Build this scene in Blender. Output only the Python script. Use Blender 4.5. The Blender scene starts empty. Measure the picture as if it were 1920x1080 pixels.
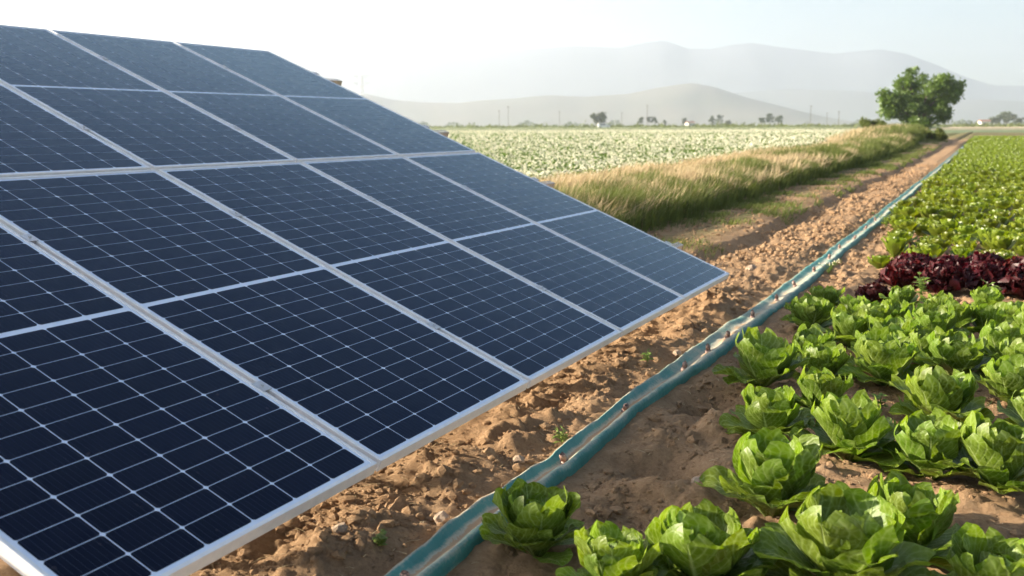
import bpy, bmesh, math, random
import numpy as np
from mathutils import Matrix, Vector, Euler
random.seed(7)
rng = np.random.default_rng(11)
R = math.radians
scene = bpy.context.scene

# ------------------------------------------------------------------ camera, light, exposure
CAM_H = 1.22
PITCH, ROLL, YAW = R(9.265), R(-0.2), R(26.2)      # YAW: the rows run this far to the right of the view
TILT = R(22.55)
cam_d = bpy.data.cameras.new("camera")
cam_d.sensor_width = 36.0
cam_d.lens = 35.0
cam_d.clip_start = 0.05
cam_d.clip_end = 40000
cam_d.dof.use_dof = True
cam_d.dof.focus_distance = 3.9
cam_d.dof.aperture_fstop = 4.0
cam = bpy.data.objects.new("camera", cam_d)
scene.collection.objects.link(cam)
Fv = Vector((0, math.cos(PITCH), -math.sin(PITCH)))
Rv = Vector((1, 0, 0)); Uv = Rv.cross(Fv)
R2 = Rv * math.cos(ROLL) + Uv * math.sin(ROLL)
U2 = Uv * math.cos(ROLL) - Rv * math.sin(ROLL)
cam.matrix_world = Matrix(((R2.x, U2.x, -Fv.x, 0), (R2.y, U2.y, -Fv.y, 0), (R2.z, U2.z, -Fv.z, CAM_H), (0, 0, 0, 1)))
scene.camera = cam

SUN_ELEV = R(19.6)
SUN_AZ = R(170.0)                                   # angle from +X, towards the sun
to_sun = Vector((math.cos(SUN_AZ) * math.cos(SUN_ELEV), math.sin(SUN_AZ) * math.cos(SUN_ELEV), math.sin(SUN_ELEV)))
sun_d = bpy.data.lights.new("sun", 'SUN')
sun_d.energy = 5.0
sun_d.angle = R(0.6)
sun_d.color = (1.0, 0.88, 0.70)
sun = bpy.data.objects.new("sun", sun_d)
sun.rotation_euler = to_sun.to_track_quat('Z', 'Y').to_euler()
scene.collection.objects.link(sun)

world = bpy.data.worlds.new("World")
scene.world = world
world.use_nodes = True
wn = world.node_tree
sky = wn.nodes.new("ShaderNodeTexSky")
sky.sky_type = 'NISHITA'
sky.sun_disc = False
sky.sun_elevation = SUN_ELEV
sky.sun_rotation = R(90) - SUN_AZ                   # Blender: 0 = +Y, clockwise
sky.altitude = 300
sky.air_density = 1.0
sky.dust_density = 0.7
sky.ozone_density = 1.3
wn.nodes["Background"].inputs[1].default_value = 0.05
wn.links.new(sky.outputs[0], wn.nodes["Background"].inputs[0])

scene.view_settings.view_transform = 'Standard'
scene.view_settings.look = 'None'
scene.view_settings.gamma = 1
scene.view_settings.use_curve_mapping = False
scene.view_settings.exposure = 2.05
scene.cycles.use_denoising = True
scene.cycles.max_bounces = 8
scene.cycles.transparent_max_bounces = 12
scene.cycles.volume_bounces = 2
scene.cycles.sample_clamp_indirect = 6

# ------------------------------------------------------------------ helpers
COL = scene.collection
cA, sA = math.cos(YAW), math.sin(YAW)
def xy(s, t):
    """s: metres to the right of the row line, t: metres along the rows"""
    return s * cA + t * sA, -s * sA + t * cA

def tag(o, label=None, cat=None, group=None, kind=None):
    if label: o['label'] = label
    if cat: o['category'] = cat
    if group: o['group'] = group
    if kind: o['kind'] = kind
    return o

def empty(name, loc=(0, 0, 0), rz=0.0):
    o = bpy.data.objects.new(name, None)
    o.location = loc
    o.rotation_euler = (0, 0, rz)
    o.empty_display_size = 0.1
    COL.objects.link(o)
    return o

def link(name, me, parent=None, m=None):
    o = bpy.data.objects.new(name, me)
    COL.objects.link(o)
    if parent is not None: o.parent = parent
    if m is not None: o.matrix_local = m
    return o

def np_mesh(name, V, F, mat, smooth=False, uv=None, col=None):
    """V (n,3), F (m,k) with constant k"""
    V = np.asarray(V, np.float32); F = np.asarray(F, np.int32)
    me = bpy.data.meshes.new(name)
    me.vertices.add(len(V)); me.vertices.foreach_set('co', V.ravel())
    me.loops.add(F.size); me.loops.foreach_set('vertex_index', F.ravel())
    me.polygons.add(len(F))
    me.polygons.foreach_set('loop_start', np.arange(0, F.size, F.shape[1], dtype=np.int32))
    me.polygons.foreach_set('loop_total', np.full(len(F), F.shape[1], np.int32))
    me.update(calc_edges=True)
    me.polygons.foreach_set('use_smooth', np.full(len(F), bool(smooth)))
    if uv is not None:
        l = me.uv_layers.new(name='uv')
        l.data.foreach_set('uv', np.asarray(uv, np.float32)[F.ravel()].ravel())
    if col is not None:
        a = me.attributes.new('mask', 'FLOAT', 'POINT')
        a.data.foreach_set('value', np.asarray(col, np.float32))
    me.materials.append(mat)
    return me

class MB:
    """collects boxes, tubes and sheets; build() links ONE mesh object"""
    def __init__(s): s.v = []; s.f = []
    def box(s, c, d, M=None):
        b = len(s.v)
        for z in (-1, 1):
            for y in (-1, 1):
                for x in (-1, 1):
                    p = Vector((c[0] + x * d[0] / 2, c[1] + y * d[1] / 2, c[2] + z * d[2] / 2))
                    s.v.append(tuple(M @ p) if M else tuple(p))
        s.f += [(b, b+2, b+3, b+1), (b+4, b+5, b+7, b+6), (b, b+1, b+5, b+4), (b+2, b+6, b+7, b+3), (b, b+4, b+6, b+2), (b+1, b+3, b+7, b+5)]
    def tube(s, pts, rad, n=6, cap=True):
        rings = []
        for i, p in enumerate(pts):
            p = Vector(p)
            d = (Vector(pts[min(i+1, len(pts)-1)]) - Vector(pts[max(i-1, 0)])).normalized()
            a = d.cross(Vector((0.13, 0.21, 1))).normalized() if abs(d.z) < .95 else d.cross(Vector((1, 0, 0))).normalized()
            b_ = d.cross(a); r = rad[i] if hasattr(rad, '__len__') else rad
            k = len(s.v)
            for j in range(n):
                q = p + (a * math.cos(2*math.pi*j/n) + b_ * math.sin(2*math.pi*j/n)) * r
                s.v.append(tuple(q))
            rings.append(k)
        for k0, k1 in zip(rings[:-1], rings[1:]):
            for j in range(n):
                s.f.append((k0+j, k0+(j+1) % n, k1+(j+1) % n, k1+j))
        if cap:
            s.f.append(tuple(rings[0]+j for j in reversed(range(n)))); s.f.append(tuple(rings[-1]+j for j in range(n)))
    def poly(s, pts):
        b = len(s.v); s.v += [tuple(p) for p in pts]; s.f.append(tuple(range(b, b+len(pts))))
    def build(s, name, mat, parent=None, smooth=False, bevel=0):
        me = bpy.data.meshes.new(name); me.from_pydata(s.v, [], s.f); me.update()
        me.materials.append(mat)
        if smooth: me.polygons.foreach_set('use_smooth', [True]*len(me.polygons))
        return link(name, me, parent)

def hash2(ix, iy, seed):
    h = (ix.astype(np.int64) * 374761393 + iy.astype(np.int64) * 668265263 + seed * 1274126177) & 0xffffffff
    h = ((h ^ (h >> 13)) * 1274126177) & 0xffffffff
    h = ((h ^ (h >> 16)) * 2246822519) & 0xffffffff
    return ((h ^ (h >> 15)) & 0xffffff) / float(0xffffff)
def vn(x, y, seed=0):
    x = np.asarray(x, float); y = np.asarray(y, float)
    ix, iy = np.floor(x), np.floor(y); fx, fy = x-ix, y-iy
    fx = fx*fx*fx*(fx*(fx*6-15)+10); fy = fy*fy*fy*(fy*(fy*6-15)+10)
    a = hash2(ix, iy, seed); b = hash2(ix+1, iy, seed); c = hash2(ix, iy+1, seed); d = hash2(ix+1, iy+1, seed)
    return (a*(1-fx)+b*fx)*(1-fy)+(c*(1-fx)+d*fx)*fy
def fbm(x, y, seed=0, o=4):
    r = 0; a = .5
    for k in range(o):
        r = r + a*(vn(x*2**k+k*7.3, y*2**k-k*3.1, seed+k)-.5)*2; a *= .5
    return r
def worley(x, y, seed=0):
    ix, iy = np.floor(x), np.floor(y); best = np.full(np.shape(x), 9.); hid = np.zeros(np.shape(x))
    for dx in (-1, 0, 1):
        for dy in (-1, 0, 1):
            jx, jy = ix+dx, iy+dy
            px = jx+hash2(jx, jy, seed); py = jy+hash2(jx, jy, seed+5)
            d = (x-px)**2+(y-py)**2
            m = d < best; best = np.where(m, d, best); hid = np.where(m, hash2(jx, jy, seed+9), hid)
    return np.sqrt(best), hid
def sstep(a, b, x):
    t = np.clip((x-a)/(b-a), 0, 1); return t*t*(3-2*t)

# ------------------------------------------------------------------ terrain heights
SH_T = [0, 8, 14, 20, 28, 65, 120, 300]
SH_S = [0, 0, -.06, -.14, -.22, -.75, -1.6, -4]
def path_shift(t): return np.interp(t, SH_T, SH_S)
PZ_S = [-60, -9.5, -7.6, -6.2, -4.7, -4.0, -3.5, -2.62, -2.42, -2.26, -2.0, -1.65, -1.45, -1.2, -1.0, 0, 60]
PZ_Z = [0, 0, .03, .10, .21, .14, .06, .085, .06, -.03, .0, .03, .0, -.015, 0, 0, 0]
PN_Z = [0, 0, 0, 0, 0, 0, 0, .0, .0, .0, .01, .025, .0, -.015, 0, 0, 0]
DIPS = [(-1.04, 3.34, .15, .12, -.10), (-1.12, 4.25, .14, .17, -.10), (-1.16, 3.66, .10, .07, .035), (-.98, 3.08, .14, .06, .03), (-.93, 2.85, .12, .12, -.05), (-.86, 3.5, .13, .22, .03),
        (-1.0, 3.85, .1, .08, .04), (-.5, 4.2, .15, .1, -.04), (-.75, 5.3, .1, .15, -.05), (-.2, 3.2, .2, .08, -.04), (-.35, 3.25, .12, .06, .03),
        (-1.62, 2.2, .14, .2, .04), (-1.9, 3.0, .2, .2, .02), (-1.7, 3.9, .1, .25, -.035), (-1.75, 5.0, .15, .12, .04), (-1.1, 5.1, .08, .15, -.05), (-1.62, 6.3, .12, .2, .03)]
def zbase(s, t):
    s = np.asarray(s, float); t = np.asarray(t, float)
    sp = s - path_shift(t)
    w = fbm(t*.55, t*0+3, 21, 3)*.16 + fbm(sp*1.5, t*2.2, 33, 2)*.05
    sp2 = sp + w*sstep(-1.7, -2.2, sp)
    k = sstep(7.2, 9.5, t)
    z = np.interp(sp2, PZ_S, PZ_Z)*k + np.interp(sp2, PZ_S, PN_Z)*(1-k)
    # far grass mound where the bank ends
    z = z + .75*np.exp(-((sp+6.2)/3.0)**2)*sstep(48, 62, t)*(1-sstep(72, 80, t))
    z = z - .25*sstep(78, 84, t)*np.interp(sp, [-9, -7, -4, -3], [0, 1, 1, 0])
    near = 1-sstep(20, 60, t)
    z = z + fbm(s*1.3, t*1.3, 3, 3)*.025*near
    dirt = sstep(-2.6, -2.2, sp)*(1-sstep(-.3, .4, sp)*.4)
    z = z + fbm(s*5, t*5, 8, 3)*.030*dirt*near + np.abs(fbm(s*2.3, t*2.3, 18, 3))*.07*dirt*near - .018*dirt*near
    for ds, dt, rs, rt, h in DIPS:
        h = h*1.45
        q = ((s-ds)/rs)**2+((t-dt)/rt)**2
        z = z + h*np.exp(-q)*(1+.4*(vn(s*14, t*14, 40)-.5))
    # a bed levelled under the hose
    hose_w = np.exp(-((sp+1.37)/.12)**2)
    z = z*(1-.75*hose_w) + (.0)*hose_w
    return z
def zfine(s, t):
    sp = s - path_shift(t)
    dirt = np.maximum(sstep(-2.7, -2.2, sp), .4*sstep(-3.9, -3.4, sp))*(1-.35*sstep(-1.2, -.6, sp))
    far = 1-sstep(14, 30, t)
    d1, h1 = worley(s*17+fbm(s*9, t*9, 2, 2)*.6, t*17, 4)
    d2, h2 = worley(s*38, t*38+fbm(s*20, t*20, 5, 2)*.5, 6)
    amt = sstep(.35, .7, vn(s*3.1, t*3.1, 15))*.9+.1; amt2 = sstep(.3, .7, vn(s*5.1, t*4.3, 19))*.85+.15
    hose = 1-np.exp(-((sp+1.37)/.1)**2)*.9
    z = (np.clip(.55-d1, 0, 1)*h1*.065*amt + np.clip(.5-d2, 0, 1)*h2*.036*amt2)*dirt*far*hose
    d3, h3 = worley(s*8+fbm(s*6, t*6, 12, 2), t*8+fbm(s*6, t*6, 13, 2), 14)
    z = z + np.clip(.5-d3, 0, 1)*(h3 > .45)*h3*.075*dirt*far*hose*sstep(.45, .6, vn(s*1.7, t*1.7, 17))
    return z + fbm(s*11, t*11, 50, 5)*.016*far*sstep(-4, -2.6, sp)*hose
def ground_z(s, t): return float(zbase(np.array([s]), np.array([t]))[0])
def at(s, t, dz=0.0):
    x, y = xy(s, t); return Vector((x, y, ground_z(s, t)+dz))

# ------------------------------------------------------------------ materials
def newmat(name):
    m = bpy.data.materials.new(name); m.use_nodes = True
    return m, m.node_tree, m.node_tree.nodes["Principled BSDF"]
def N(nt, typ, **kw):
    n = nt.nodes.new(typ)
    for k, v in kw.items(): setattr(n, k, v)
    return n
def plain(name, c, rough=.6, metal=0.0, noise=None, coat=0, spec=None):
    m, nt, p = newmat(name)
    p.inputs['Roughness'].default_value = rough; p.inputs['Metallic'].default_value = metal
    if coat: p.inputs['Coat Weight'].default_value = coat
    if spec is not None: p.inputs['Specular IOR Level'].default_value = spec
    if noise:
        sc, c2, bump = noise
        tc = N(nt, 'ShaderNodeTexCoord'); no = N(nt, 'ShaderNodeTexNoise')
        no.inputs['Scale'].default_value = sc; no.inputs['Detail'].default_value = 6
        nt.links.new(tc.outputs['Object'], no.inputs['Vector'])
        r = N(nt, 'ShaderNodeValToRGB'); r.color_ramp.elements[0].position = .35; r.color_ramp.elements[1].position = .65
        r.color_ramp.elements[0].color = (*c, 1); r.color_ramp.elements[1].color = (*c2, 1)
        nt.links.new(no.outputs['Fac'], r.inputs[0]); nt.links.new(r.outputs[0], p.inputs['Base Color'])
        if bump:
            b = N(nt, 'ShaderNodeBump'); b.inputs['Strength'].default_value = bump; b.inputs['Distance'].default_value = .02
            nt.links.new(no.outputs['Fac'], b.inputs['Height']); nt.links.new(b.outputs[0], p.inputs['Normal'])
    else:
        p.inputs['Base Color'].default_value = (*c, 1)
    return m
def leaf_mat(name, c1, c2, trans, tmix=.35, rough=.4, veins=False, rnd=.25, scale=18, spec=.5):
    m, nt, p = newmat(name); L = nt.links.new
    p.inputs['Roughness'].default_value = rough; p.inputs['Specular IOR Level'].default_value = spec
    tc = N(nt, 'ShaderNodeTexCoord'); no = N(nt, 'ShaderNodeTexNoise'); no.inputs['Scale'].default_value = scale; no.inputs['Detail'].default_value = 4
    L(tc.outputs['Object'], no.inputs['Vector'])
    mx = N(nt, 'ShaderNodeMix', data_type='RGBA'); mx.inputs[6].default_value = (*c1, 1); mx.inputs[7].default_value = (*c2, 1)
    L(no.outputs['Fac'], mx.inputs[0])
    oi = N(nt, 'ShaderNodeObjectInfo')
    hs = N(nt, 'ShaderNodeHueSaturation')
    mr = N(nt, 'ShaderNodeMapRange'); mr.inputs[3].default_value = 1-rnd; mr.inputs[4].default_value = 1+rnd
    L(oi.outputs['Random'], mr.inputs[0]); L(mr.outputs[0], hs.inputs['Value'])
    hr = N(nt, 'ShaderNodeMapRange'); hr.inputs[3].default_value = .5-.05*rnd; hr.inputs[4].default_value = .5+.06*rnd; hx = N(nt, 'ShaderNodeMath', operation='FRACT'); hy = N(nt, 'ShaderNodeMath', operation='MULTIPLY'); hy.inputs[1].default_value = 7.31; L(oi.outputs['Random'], hy.inputs[0]); L(hy.outputs[0], hx.inputs[0]); L(hx.outputs[0], hr.inputs[0]); L(hr.outputs[0], hs.inputs['Hue']); L(mx.outputs[2], hs.inputs['Color'])
    colout = hs.outputs[0]
    if veins:
        uvn = N(nt, 'ShaderNodeUVMap'); uvn.uv_map = 'uv'
        sx = N(nt, 'ShaderNodeSeparateXYZ'); L(uvn.outputs[0], sx.inputs[0])
        def M(op, a, b=None, c=None):
            n = N(nt, 'ShaderNodeMath', operation=op)
            for i, v in enumerate((a, b, c)):
                if v is None: continue
                if isinstance(v, (int, float)): n.inputs[i].default_value = v
                else: L(v, n.inputs[i])
            return n.outputs[0]
        au = M('ABSOLUTE', M('SUBTRACT', sx.outputs[0], .5))            # 0 at the midrib, .5 at the edge
        wdt = M('MULTIPLY_ADD', sx.outputs[1], -.085, .09)
        mid = M('SMOOTH_MIN', M('MAXIMUM', M('SUBTRACT', 1, M('DIVIDE', au, wdt)), 0), 1, .1)
        ph = M('ADD', M('MULTIPLY', M('SUBTRACT', sx.outputs[1], M('MULTIPLY', au, .75)), 46), M('MULTIPLY', no.outputs['Fac'], 5))
        sv = M('POWER', M('MULTIPLY_ADD', M('SINE', ph), .5, .5), 7)
        sv = M('MULTIPLY', sv, .5)
        vo = N(nt, 'ShaderNodeTexVoronoi', feature='DISTANCE_TO_EDGE'); vo.inputs['Scale'].default_value = 60
        L(tc.outputs['Object'], vo.inputs['Vector'])
        cell = M('SUBTRACT', 1, M('MINIMUM', M('MULTIPLY', vo.outputs['Distance'], 6), 1))
        allv = M('MINIMUM', M('ADD', mid, M('MULTIPLY', M('ADD', sv, M('MULTIPLY', cell, .35)), .6)), 1)
        m2 = N(nt, 'ShaderNodeMix', data_type='RGBA'); L(allv, m2.inputs[0]); L(colout, m2.inputs[6]); m2.inputs[7].default_value = (.36, .44, .16, 1)
        colout = m2.outputs[2]
        b = N(nt, 'ShaderNodeBump'); b.inputs['Strength'].default_value = .55; b.inputs['Distance'].default_value = .004
        hh = M('ADD', M('MULTIPLY', allv, -.8), M('MULTIPLY', no.outputs['Fac'], 1.2))
        L(hh, b.inputs['Height']); L(b.outputs[0], p.inputs['Normal'])
    L(colout, p.inputs['Base Color'])
    tr = N(nt, 'ShaderNodeBsdfTranslucent')
    tm = N(nt, 'ShaderNodeMix', data_type='RGBA', blend_type='MULTIPLY'); tm.inputs[0].default_value = 1
    h2 = N(nt, 'ShaderNodeHueSaturation'); h2.inputs['Saturation'].default_value = 1.1; h2.inputs['Value'].default_value = trans
    L(colout, h2.inputs['Color']); L(h2.outputs[0], tr.inputs['Color'])
    ms = N(nt, 'ShaderNodeMixShader'); ms.inputs[0].default_value = tmix
    L(p.outputs[0], ms.inputs[1]); L(tr.outputs[0], ms.inputs[2])
    L(ms.outputs[0], nt.nodes['Material Output'].inputs[0])
    return m

M_alu = plain('aluminium_frame', (.70, .71, .72), .42, .15, noise=(30, (.78, .78, .78), .02))
M_galv = plain('galvanised_steel', (.42, .42, .42), .45, .7, noise=(60, (.62, .62, .62), .05))
M_clamp = plain('clamp_metal', (.55, .56, .58), .35, .8)
M_hole = plain('dark_steel', (.05, .05, .05), .6, .5)
M_back = plain('module_backsheet', (.66, .74, .86), .5, coat=.3)
M_back.node_tree.nodes["Principled BSDF"].inputs['Coat Roughness'].default_value = .05
M_brick = plain('pale_brick', (.42, .27, .17), .95, noise=(30, (.34, .2, .12), .5))
M_stone = plain('field_stone', (.36, .27, .19), .9, noise=(40, (.27, .19, .13), .5))

def cell_material():
    m, nt, p = newmat('solar_cell'); L = nt.links.new
    tc = N(nt, 'ShaderNodeTexCoord'); sx = N(nt, 'ShaderNodeSeparateXYZ'); L(tc.outputs['Object'], sx.inputs[0])
    def M(op, a, b=None):
        n = N(nt, 'ShaderNodeMath', operation=op)
        for i, v in enumerate((a, b)):
            if v is None: continue
            if isinstance(v, (int, float)): n.inputs[i].default_value = v
            else: L(v, n.inputs[i])
        return n.outputs[0]
    # nine thin busbars that run up the slope
    fr = M('FRACT', M('MULTIPLY', M('ADD', sx.outputs[0], .0821), 9/.1642))
    d = M('ABSOLUTE', M('SUBTRACT', fr, .5))
    bus = M('LESS_THAN', d, .032)
    oi = N(nt, 'ShaderNodeObjectInfo')
    geo = N(nt, 'ShaderNodeNewGeometry')
    no = N(nt, 'ShaderNodeTexNoise'); no.inputs['Scale'].default_value = 2.2; no.inputs['Detail'].default_value = 5; L(geo.outputs['Position'], no.inputs['Vector'])
    c1 = N(nt, 'ShaderNodeMix', data_type='RGBA'); c1.inputs[6].default_value = (.0016, .0020, .006, 1); c1.inputs[7].default_value = (.0024, .0036, .011, 1); L(oi.outputs['Random'], c1.inputs[0])
    c2 = N(nt, 'ShaderNodeMix', data_type='RGBA'); L(c1.outputs[2], c2.inputs[6]); c2.inputs[7].default_value = (.055, .062, .08, 1); L(M('MULTIPLY', bus, .40), c2.inputs[0])
    # thin uneven dust on the glass
    ds = N(nt, 'ShaderNodeMapRange'); ds.inputs[1].default_value = .5; ds.inputs[2].default_value = .8; ds.inputs[3].default_value = .0; ds.inputs[4].default_value = .006; L(no.outputs['Fac'], ds.inputs[0])
    c3 = N(nt, 'ShaderNodeMix', data_type='RGBA'); L(c2.outputs[2], c3.inputs[6]); c3.inputs[7].default_value = (.30, .22, .17, 1); L(ds.outputs[0], c3.inputs[0])
    sn = N(nt, 'ShaderNodeTexNoise'); sn.inputs['Scale'].default_value = 34; sn.inputs['Detail'].default_value = 3; L(geo.outputs['Position'], sn.inputs['Vector'])
    sm = N(nt, 'ShaderNodeMapRange'); sm.inputs[1].default_value = .70; sm.inputs[2].default_value = .78; sm.inputs[4].default_value = .22; L(sn.outputs['Fac'], sm.inputs[0])
    c4 = N(nt, 'ShaderNodeMix', data_type='RGBA'); L(sm.outputs[0], c4.inputs[0]); L(c3.outputs[2], c4.inputs[6]); c4.inputs[7].default_value = (.16, .12, .09, 1)
    L(c4.outputs[2], p.inputs['Base Color'])
    p.inputs['Roughness'].default_value = .6; p.inputs['Specular IOR Level'].default_value = 0
    # anti-reflective glass: weak, blue tinted mirror reflection that grows towards grazing
    gl = N(nt, 'ShaderNodeBsdfGlossy'); gc = N(nt, 'ShaderNodeMix', data_type='RGBA'); gc.inputs[6].default_value = (.26, .37, .60, 1); gc.inputs[7].default_value = (.72, .90, 1, 1)
    L(gc.outputs[2], gl.inputs['Color'])
    rr = N(nt, 'ShaderNodeMapRange'); rr.inputs[3].default_value = .05; rr.inputs[4].default_value = .16; L(no.outputs['Fac'], rr.inputs[0]); L(rr.outputs[0], gl.inputs['Roughness'])
    fr_ = N(nt, 'ShaderNodeFresnel'); fr_.inputs['IOR'].default_value = 1.39
    gm = N(nt, 'ShaderNodeMapRange'); gm.inputs[1].default_value = .04; gm.inputs[2].default_value = .32; L(fr_.outputs[0], gm.inputs[0]); L(gm.outputs[0], gc.inputs[0])
    ms = N(nt, 'ShaderNodeMixShader'); L(fr_.outputs[0], ms.inputs[0]); L(p.outputs[0], ms.inputs[1]); L(gl.outputs[0], ms.inputs[2])
    L(ms.outputs[0], nt.nodes['Material Output'].inputs[0])
    return m
M_cell = cell_material()

def soil_material():
    m, nt, p = newmat('soil'); L = nt.links.new
    geo = N(nt, 'ShaderNodeNewGeometry')
    def noise(sc, det=6, rough=.6):
        n = N(nt, 'ShaderNodeTexNoise'); n.inputs['Scale'].default_value = sc; n.inputs['Detail'].default_value = det; n.inputs['Roughness'].default_value = rough
        L(geo.outputs['Position'], n.inputs['Vector']); return n
    n1 = noise(.9); n2 = noise(9, 8, .7); n3 = noise(70, 8, .75)
    r = N(nt, 'ShaderNodeValToRGB'); e = r.color_ramp.elements
    e[0].position = .3; e[0].color = (.205, .122, .066, 1); e[1].position = .72; e[1].color = (.51, .355, .215, 1)
    x = e.new(.5); x.color = (.365, .240, .136, 1)
    mm = N(nt, 'ShaderNodeMix', data_type='FLOAT'); mm.inputs[0].default_value = .5; L(n2.outputs['Fac'], mm.inputs[2]); L(n3.outputs['Fac'], mm.inputs[3])
    L(mm.outputs[0], r.inputs[0])
    big = N(nt, 'ShaderNodeMix', data_type='RGBA', blend_type='MULTIPLY'); L(r.outputs[0], big.inputs[6]); big.inputs[0].default_value = 1
    br = N(nt, 'ShaderNodeValToRGB'); br.color_ramp.elements[0].position = .3; br.color_ramp.elements[0].color = (.82, .80, .80, 1); br.color_ramp.elements[1].position = .7; br.color_ramp.elements[1].color = (1.05, 1, .97, 1)
    L(n1.outputs['Fac'], br.inputs[0]); L(br.outputs[0], big.inputs[7])
    at_ = N(nt, 'ShaderNodeAttribute'); at_.attribute_name = 'mask'
    gr = N(nt, 'ShaderNodeValToRGB'); gr.color_ramp.elements[0].color = (.055, .075, .02, 1); gr.color_ramp.elements[1].color = (.24, .20, .09, 1); gr.color_ramp.elements[0].position = .4; gr.color_ramp.elements[1].position = .62
    L(n2.outputs['Fac'], gr.inputs[0])
    g = N(nt, 'ShaderNodeMix', data_type='RGBA'); L(at_.outputs['Fac'], g.inputs[0]); L(big.outputs[2], g.inputs[6]); L(gr.outputs[0], g.inputs[7])
    L(g.outputs[2], p.inputs['Base Color'])
    p.inputs['Roughness'].default_value = 1; p.inputs['Specular IOR Level'].default_value = .15
    b = N(nt, 'ShaderNodeBump'); b.inputs['Strength'].default_value = 1; b.inputs['Distance'].default_value = .014
    L(n3.outputs['Fac'], b.inputs['Height'])
    b2 = N(nt, 'ShaderNodeBump'); b2.inputs['Strength'].default_value = .5; b2.inputs['Distance'].default_value = .03
    L(n2.outputs['Fac'], b2.inputs['Height']); L(b.outputs[0], b2.inputs['Normal']); L(b2.outputs[0], p.inputs['Normal'])
    return m
M_soil = soil_material()

M_lett = leaf_mat('romaine_leaf', (.080, .138, .010), (.185, .255, .022), 1.7, .36, .42, veins=True, rnd=.25, scale=14, spec=.32)
M_lettfar = leaf_mat('lettuce_leaf_far', (.072, .108, .008), (.22, .26, .028), 1.6, .36, .36, rnd=.22, scale=25)
M_red = leaf_mat('red_lettuce_leaf', (.017, .003, .003), (.105, .010, .014), 1.6, .25, .45, rnd=.2, scale=60, spec=.35)
M_potato = leaf_mat('potato_leaf', (.050, .10, .011), (.13, .20, .028), 1.6, .35, .5, rnd=0, scale=.8)
M_bloss = leaf_mat('white_blossom', (.74, .68, .46), (.88, .84, .66), 1.0, .25, .7, rnd=0, scale=1.5, spec=.2)
M_grass = leaf_mat('green_grass', (.030, .055, .009), (.20, .22, .06), 1.5, .35, .6, rnd=0, scale=2.2, spec=.2)
M_straw = leaf_mat('dry_grass_heads', (.42, .31, .17), (.58, .47, .30), 1.1, .35, .8, rnd=0, scale=2.5, spec=.2)
M_weed = leaf_mat('weed_leaf', (.12, .20, .03), (.24, .30, .07), 1.4, .35, .5, rnd=.2, scale=20)
M_tree = leaf_mat('tree_leaf', (.06, .11, .014), (.15, .22, .03), 1.8, .30, .5, rnd=0, scale=.35)
M_farleaf = leaf_mat('far_tree_leaf', (.05, .07, .025), (.08, .10, .03), 1.2, .2, .7, rnd=.1, scale=.2)
M_bark = plain('bark', (.09, .06, .04), .9, noise=(8, (.15, .11, .08), .6))

def hose_material():
    m, nt, p = newmat('teal_hose'); L = nt.links.new
    geo = N(nt, 'ShaderNodeNewGeometry'); at_ = N(nt, 'ShaderNodeAttribute'); at_.attribute_name = 'mask'
    def noise(sc, det=6):
        n = N(nt, 'ShaderNodeTexNoise'); n.inputs['Scale'].default_value = sc; n.inputs['Detail'].default_value = det
        L(geo.outputs['Position'], n.inputs['Vector']); return n
    n1 = noise(7); n2 = noise(90, 8)
    c = N(nt, 'ShaderNodeMix', data_type='RGBA'); c.inputs[6].default_value = (.016, .14, .125, 1); c.inputs[7].default_value = (.10, .29, .25, 1); L(n1.outputs['Fac'], c.inputs[0])
    # dust film, thicker on the flats: mask 0..1
    add = N(nt, 'ShaderNodeMath', operation='ADD'); L(at_.outputs['Fac'], add.inputs[0])
    s1 = N(nt, 'ShaderNodeMath', operation='MULTIPLY_ADD'); L(n1.outputs['Fac'], s1.inputs[0]); s1.inputs[1].default_value = 1.6; s1.inputs[2].default_value = -.8
    L(s1.outputs[0], add.inputs[1])
    a2 = N(nt, 'ShaderNodeMath', operation='ADD'); L(add.outputs[0], a2.inputs[0])
    s2 = N(nt, 'ShaderNodeMath', operation='MULTIPLY_ADD'); L(n2.outputs['Fac'], s2.inputs[0]); s2.inputs[1].default_value = .9; s2.inputs[2].default_value = -.45
    L(s2.outputs[0], a2.inputs[1])
    mr = N(nt, 'ShaderNodeMapRange'); mr.inputs[1].default_value = .12; mr.inputs[2].default_value = .85; mr.inputs[4].default_value = .92; L(a2.outputs[0], mr.inputs[0])
    d = N(nt, 'ShaderNodeMix', data_type='RGBA'); L(mr.outputs[0], d.inputs[0]); L(c.outputs[2], d.inputs[6]); d.inputs[7].default_value = (.46, .41, .31, 1)
    so = N(nt, 'ShaderNodeMapRange'); so.inputs[1].default_value = .92; so.inputs[2].default_value = 1.12; L(a2.outputs[0], so.inputs[0])
    d2 = N(nt, 'ShaderNodeMix', data_type='RGBA'); L(so.outputs[0], d2.inputs[0]); L(d.outputs[2], d2.inputs[6]); d2.inputs[7].default_value = (.42, .285, .17, 1)
    L(d2.outputs[2], p.inputs['Base Color']); p.inputs['Specular IOR Level'].default_value = .3
    rr = N(nt, 'ShaderNodeMapRange'); rr.inputs[3].default_value = .55; rr.inputs[4].default_value = .95; L(mr.outputs[0], rr.inputs[0]); L(rr.outputs[0], p.inputs['Roughness'])
    b = N(nt, 'ShaderNodeBump'); n3 = noise(28, 5); b.inputs['Strength'].default_value = .7; b.inputs['Distance'].default_value = .008; L(n3.outputs['Fac'], b.inputs['Height']); L(b.outputs[0], p.inputs['Normal'])
    return m
M_hose = hose_material()
M_nip = plain('clay_brown_plastic', (.20, .10, .075), .55, noise=(60, (.34, .24, .19), .1))

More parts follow.
